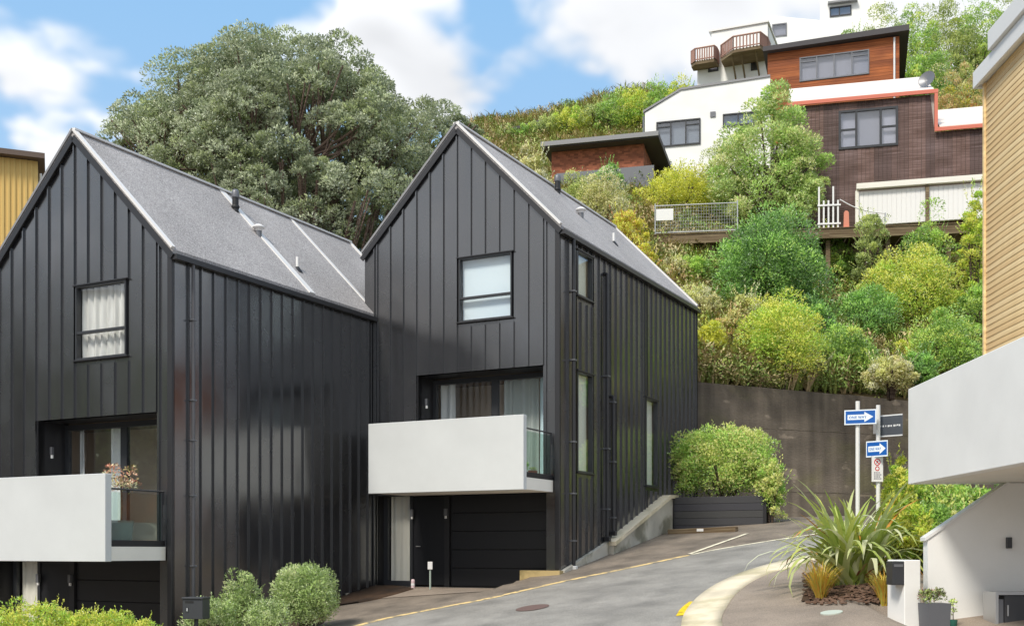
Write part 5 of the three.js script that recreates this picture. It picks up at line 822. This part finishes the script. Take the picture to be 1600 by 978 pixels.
  { const p = G(1300, 967), g = new THREE.CylinderGeometry(0.16, 0.16, 0.02, 20); const m = struct('service_lid', uvm(g), mkStd({ color: lin(0.5, 0.55, 0.48), roughness: 0.7 })); m.position.set(p[0], H + gh(...p) + 0.09, -p[1]); m.rotation.set(0.1, 0, 0.13); }
}
// pots
function potted(name, label, X, Y, Z, rad, hgt, mat, build) { const t = thing(name, label, 'pot plant', [X, Y, Z]); const p = part(t, 'pot', lathe([[0, 0], [rad * 0.78, 0], [rad, hgt], [rad * 0.92, hgt], [rad * 0.88, hgt - 0.04], [0, hgt - 0.05]], 24), mat); build(t); return t; }
{
  const slate = mkStd({ color: lin(0.12, 0.125, 0.14), roughness: 0.6 }), r = rngOf(8);
  const Z = 16.15, X = (1461 - CX) / F * Z, yg = H + gh(X, Z) + 0.085;
  const pt = thing('square_pot_plant', 'square slate grey pot with a dark leafy plant by the white wall', 'pot plant', [X, yg, -Z], 0.1);
  part(pt, 'pot', poly([[-0.15, 0], [0.15, 0], [0.17, 0.36], [-0.17, 0.36]], 0.32, -0.16), slate); { const L = new Leaves(61); for (let i = 0; i < 9; i++) L.clump((r() - 0.5) * 0.26, 0.40 + 0.12 * r(), (r() - 0.5) * 0.2, 0.09, 60, 0.05, [[0.10, 0.12, 0.05], [0.16, 0.10, 0.08], [0.14, 0.18, 0.05]]); part(pt, 'foliage', L.build(), leafSolid); }
  potted('small_pot_plant', 'small green pot with a thin plant beside the slate pot', X + 0.22, yg, -Z + 0.12, 0.06, 0.13, mkStd({ color: lin(0.02, 0.12, 0.09), roughness: 0.5 }), t => { const L = new Leaves(62); for (let i = 0; i < 5; i++) L.clump((r() - 0.5) * 0.06, 0.18 + 0.22 * r(), (r() - 0.5) * 0.06, 0.05, 26, 0.04, [[0.2, 0.26, 0.08]]); part(t, 'foliage', L.build(), leafSolid); part(t, 'stalk', rod([0, 0.08, 0], [0, 0.36, 0], 0.006), M.bark); });
  const onHouse = (O, fl, w, y, d) => { const p = wor(O, w, -d); return V(p[0], H + fl + y, -p[1]); };
  let p = onHouse(OA, -2.41, -0.62, 2.485, 0.75); potted('balcony_pot_tree', 'grey round pot with a small red leaved tree on the balcony', p.x, p.y, p.z, 0.24, 0.5, mkStd({ color: lin(0.22, 0.23, 0.23), roughness: 0.7 }), t => { part(t, 'trunk', tube([[0, 0.4, 0], [0.02, 0.8, 0.01], [0, 1.2, 0]], 0.018, 8, 6), M.bark); const L = new Leaves(63); for (let i = 0; i < 12; i++) L.clump((r() - 0.5) * 0.55, 1.25 + 0.35 * (r() - 0.4), (r() - 0.5) * 0.5, 0.13, 60, 0.055, [[0.36, 0.17, 0.11], [0.28, 0.12, 0.08], [0.40, 0.27, 0.15], [0.16, 0.14, 0.06]]); part(t, 'foliage', L.build(), leafSolid); });
  p = onHouse(OA, -2.41, -1.05, 2.485, 0.65); { const t = thing('balcony_stool', 'small white stool beside the balcony pot', 'stool', p, -TH); part(t, 'seat', rbox(-0.2, 0.2, 0.3, 0.36, -0.18, 0.18, 0.02), M.whitePlain); for (const [a, b] of [[-1, -1], [1, -1], [-1, 1], [1, 1]]) part(t, 'leg', rod([a * 0.16, 0, b * 0.14], [a * 0.15, 0.3, b * 0.13], 0.018), M.whitePlain); }
  p = onHouse(OB, -0.88, -0.42, 2.485, 0.55); potted('terracotta_pot', 'small terracotta pot behind the balcony glass', p.x, p.y, p.z, 0.11, 0.2, mkStd({ color: lin(0.50, 0.13, 0.09), roughness: 0.7 }), t => { const L = new Leaves(64); for (let i = 0; i < 4; i++) L.clump((r() - 0.5) * 0.1, 0.22, (r() - 0.5) * 0.1, 0.06, 20, 0.04, [[0.16, 0.2, 0.06]]); part(t, 'foliage', L.build(), leafSolid); });
  p = onHouse(OB, -0.88, -0.72, 2.485, 0.35); potted('green_pot_plant', 'small leafy plant in a white pot behind the balcony glass', p.x, p.y, p.z, 0.13, 0.18, M.whitePlain, t => { const L = new Leaves(65); for (let i = 0; i < 8; i++) L.clump((r() - 0.5) * 0.2, 0.28 + 0.1 * r(), (r() - 0.5) * 0.2, 0.08, 40, 0.05, [[0.12, 0.24, 0.06], [0.2, 0.3, 0.1]]); part(t, 'foliage', L.build(), leafSolid); });
}
// ---------------------------------------------------------------- signs, mailbox, stakes
const canv = (w, h, draw) => { const c = document.createElement('canvas'); c.width = w; c.height = h; const x = c.getContext('2d'); draw(x, w, h); const t = new THREE.CanvasTexture(c); t.colorSpace = THREE.SRGBColorSpace; return t; };
const oneWay = canv(512, 256, (x, w, h) => { x.fillStyle = '#e8f1fa'; x.fillRect(0, 0, w, h); x.fillStyle = '#0f5cb0'; x.fillRect(20, 20, w - 40, h - 40); x.fillStyle = '#eef6fb'; x.beginPath(); x.moveTo(52, 84); x.lineTo(320, 84); x.lineTo(320, 40); x.lineTo(462, 128); x.lineTo(320, 216); x.lineTo(320, 172); x.lineTo(52, 172); x.closePath(); x.fill(); x.fillStyle = '#0f5cb0'; x.font = 'bold 62px sans-serif'; x.textBaseline = 'middle'; x.textAlign = 'center'; x.fillText('ONE WAY', 214, 130, 300); });
const greySign = canv(512, 512, (x, w, h) => { x.fillStyle = '#4b5058'; x.fillRect(0, 0, w, h); x.fillStyle = '#d8dadd'; x.fillRect(0, 0, w, 30); x.fillRect(0, h - 30, w, 30); const r = rngOf(3); let px = 60; while (px < 450) { const ww = 12 + r() * 22; x.fillRect(px, 236 + r() * 8, ww, 34 + r() * 14); px += ww + 8 + (r() < 0.2 ? 20 : 0); } });
const parkSign = canv(256, 512, (x, w, h) => { x.fillStyle = '#f2f0f0'; x.fillRect(0, 0, w, h); x.strokeStyle = '#c8323c'; x.lineWidth = 20; x.beginPath(); x.arc(128, 120, 62, 0, 7); x.stroke(); x.fillStyle = '#2a2a33'; x.font = 'bold 86px sans-serif'; x.textAlign = 'center'; x.textBaseline = 'middle'; x.fillText('P', 128, 124); x.beginPath(); x.moveTo(84, 78); x.lineTo(172, 164); x.stroke(); x.beginPath(); x.arc(128, 250, 40, 0, 7); x.stroke(); x.fillStyle = '#4a4660'; const r = rngOf(4); for (let k = 0; k < 4; k++) { let p = 50; while (p < 190) { const a = 12 + r() * 26; x.fillRect(p, 322 + k * 40, a, 20); p += a + 8; } } });
const signMat = t => [M.aluGrey, M.aluGrey, M.aluGrey, M.aluGrey, mkStd({ map: t, roughness: 0.4 }), M.aluGrey];
function plate(w, h, t, d = 0.012) { const g = new THREE.BoxGeometry(w, h, d); return [g, signMat(t)]; }
{
  const Z = 19.3; const post = (px, top, label) => { const X = (px - CX) / F * Z, yg = H + gh(X, Z), o = thing('sign_post', label, 'sign post', [X, yg, -Z]); o.userData.hgt = at(px, top, Z).y - yg; return o; };
  const sgn = (o, px, py, w, h, t, turn, z, name, label) => { const p = at(px, py, Z).sub(o.position); const [g, m] = plate(w / F * Z, h / F * Z, t); const s = part(o, name, g, m, label); s.position.set(p.x, p.y, z); s.rotation.y = turn; return s; };
  const a = post(1341, 627, 'white sign post carrying only a blue one way sign'); part(a, 'pole', rod([0, -0.1, 0], [0, a.userData.hgt, 0], 0.036, 0.036, 14), M.whitePlain); const s1 = sgn(a, 1343, 652.5, 48, 23, oneWay, -0.38, 0.075, 'one_way_sign', 'blue sign with a white arrow'); part(s1, 'clamp', box(-0.05, 0.05, -0.03, 0.03, -0.045, -0.007), M.gal); delete a.userData.hgt;
  const b = post(1373, 633, 'white sign post with grey, blue and white parking signs'); part(b, 'pole', rod([0, -0.1, 0], [0, b.userData.hgt, 0], 0.036, 0.036, 14), M.whitePlain); const s2 = sgn(b, 1368.5, 702, 36, 25, oneWay, -0.78, 0.09, 'one_way_sign', 'blue sign with a white arrow'); part(s2, 'clamp', box(-0.05, 0.05, -0.03, 0.03, -0.06, -0.007), M.gal); delete b.userData.hgt;
  const s3 = sgn(b, 1391, 665, 42, 34, greySign, -0.75, 0.0, 'direction_sign', 'dark grey sign with a pale line of text'); part(s3, 'bracket', box(-0.30, -0.22, -0.12, 0.12, -0.03, -0.007), M.gal);
  const s4 = sgn(b, 1370, 733, 18.5, 40, parkSign, 0.1, 0.05, 'parking_sign', 'white no parking sign with red rings'); part(s4, 'clamp', box(-0.03, 0.03, -0.03, 0.03, -0.02, -0.007), M.gal);
}
{
  const Z = 20.2, X = (304 - CX) / F * Z, yg = H + gh(X, Z), y = py => at(0, py, Z).y - yg; const o = thing('mailbox', 'dark grey mailbox on a post among the garden shrubs', 'mailbox', [X, yg, -Z], -0.18);
  const num = canv(128, 128, (x) => { x.fillStyle = '#34373d'; x.fillRect(0, 0, 128, 128); x.fillStyle = '#d6d8dc'; x.font = 'bold 110px sans-serif'; x.textAlign = 'center'; x.textBaseline = 'middle'; x.fillText('8', 64, 68); });
  const grey = mkStd({ color: lin(0.042, 0.045, 0.053), roughness: 0.5 }); const bd = part(o, 'box_body', rbox(-0.19, 0.19, y(967), y(936), -0.2, 0.1, 0.01), grey); part(bd, 'lid', rbox(-0.20, 0.20, y(936), y(933), -0.21, 0.12, 0.008), grey); part(bd, 'slot', box(-0.14, 0.02, y(942), y(938.5), 0.1, 0.104), M.darkFlat); part(o, 'post', rod([0, -0.1, -0.05], [0, y(967) + 0.02, -0.05], 0.04), grey);
  const n = part(bd, 'number_plate', new THREE.BoxGeometry(0.055, 0.09, 0.006), signMat(num)); n.position.set(-0.10, y(952), 0.104);
  let p = onGround(672, 921), q = thing('marker_stake', 'thin stake with a pale square top outside the garage', 'stake', [p[0], H + gh(...p), -p[1]]); part(q, 'stake', rod([0, -0.1, 0], [0, 0.56, 0], 0.022), mkStd({ color: lin(0.35, 0.42, 0.37), roughness: 0.6 })); part(q, 'cap', rbox(-0.055, 0.055, 0.46, 0.64, -0.04, 0.045, 0.01), M.flash);
  p = onGround(645, 920); q = thing('marker_bollard', 'short white and pink marker beside the entry bed', 'bollard', [p[0], H + gh(...p), -p[1]]); part(q, 'body', lathe([[0, 0.23], [0.04, 0.22], [0.045, 0.18], [0.045, -0.05]], 14), mkStd({ color: lin(0.68, 0.52, 0.54), roughness: 0.6 })); part(q, 'band', lathe([[0.047, 0.13], [0.048, 0.08]], 14), M.whitePlain);
}
scene.traverse(o => { if (o.isMesh) { o.castShadow = true; o.receiveShadow = true; } });
renderer.render(scene, camera);
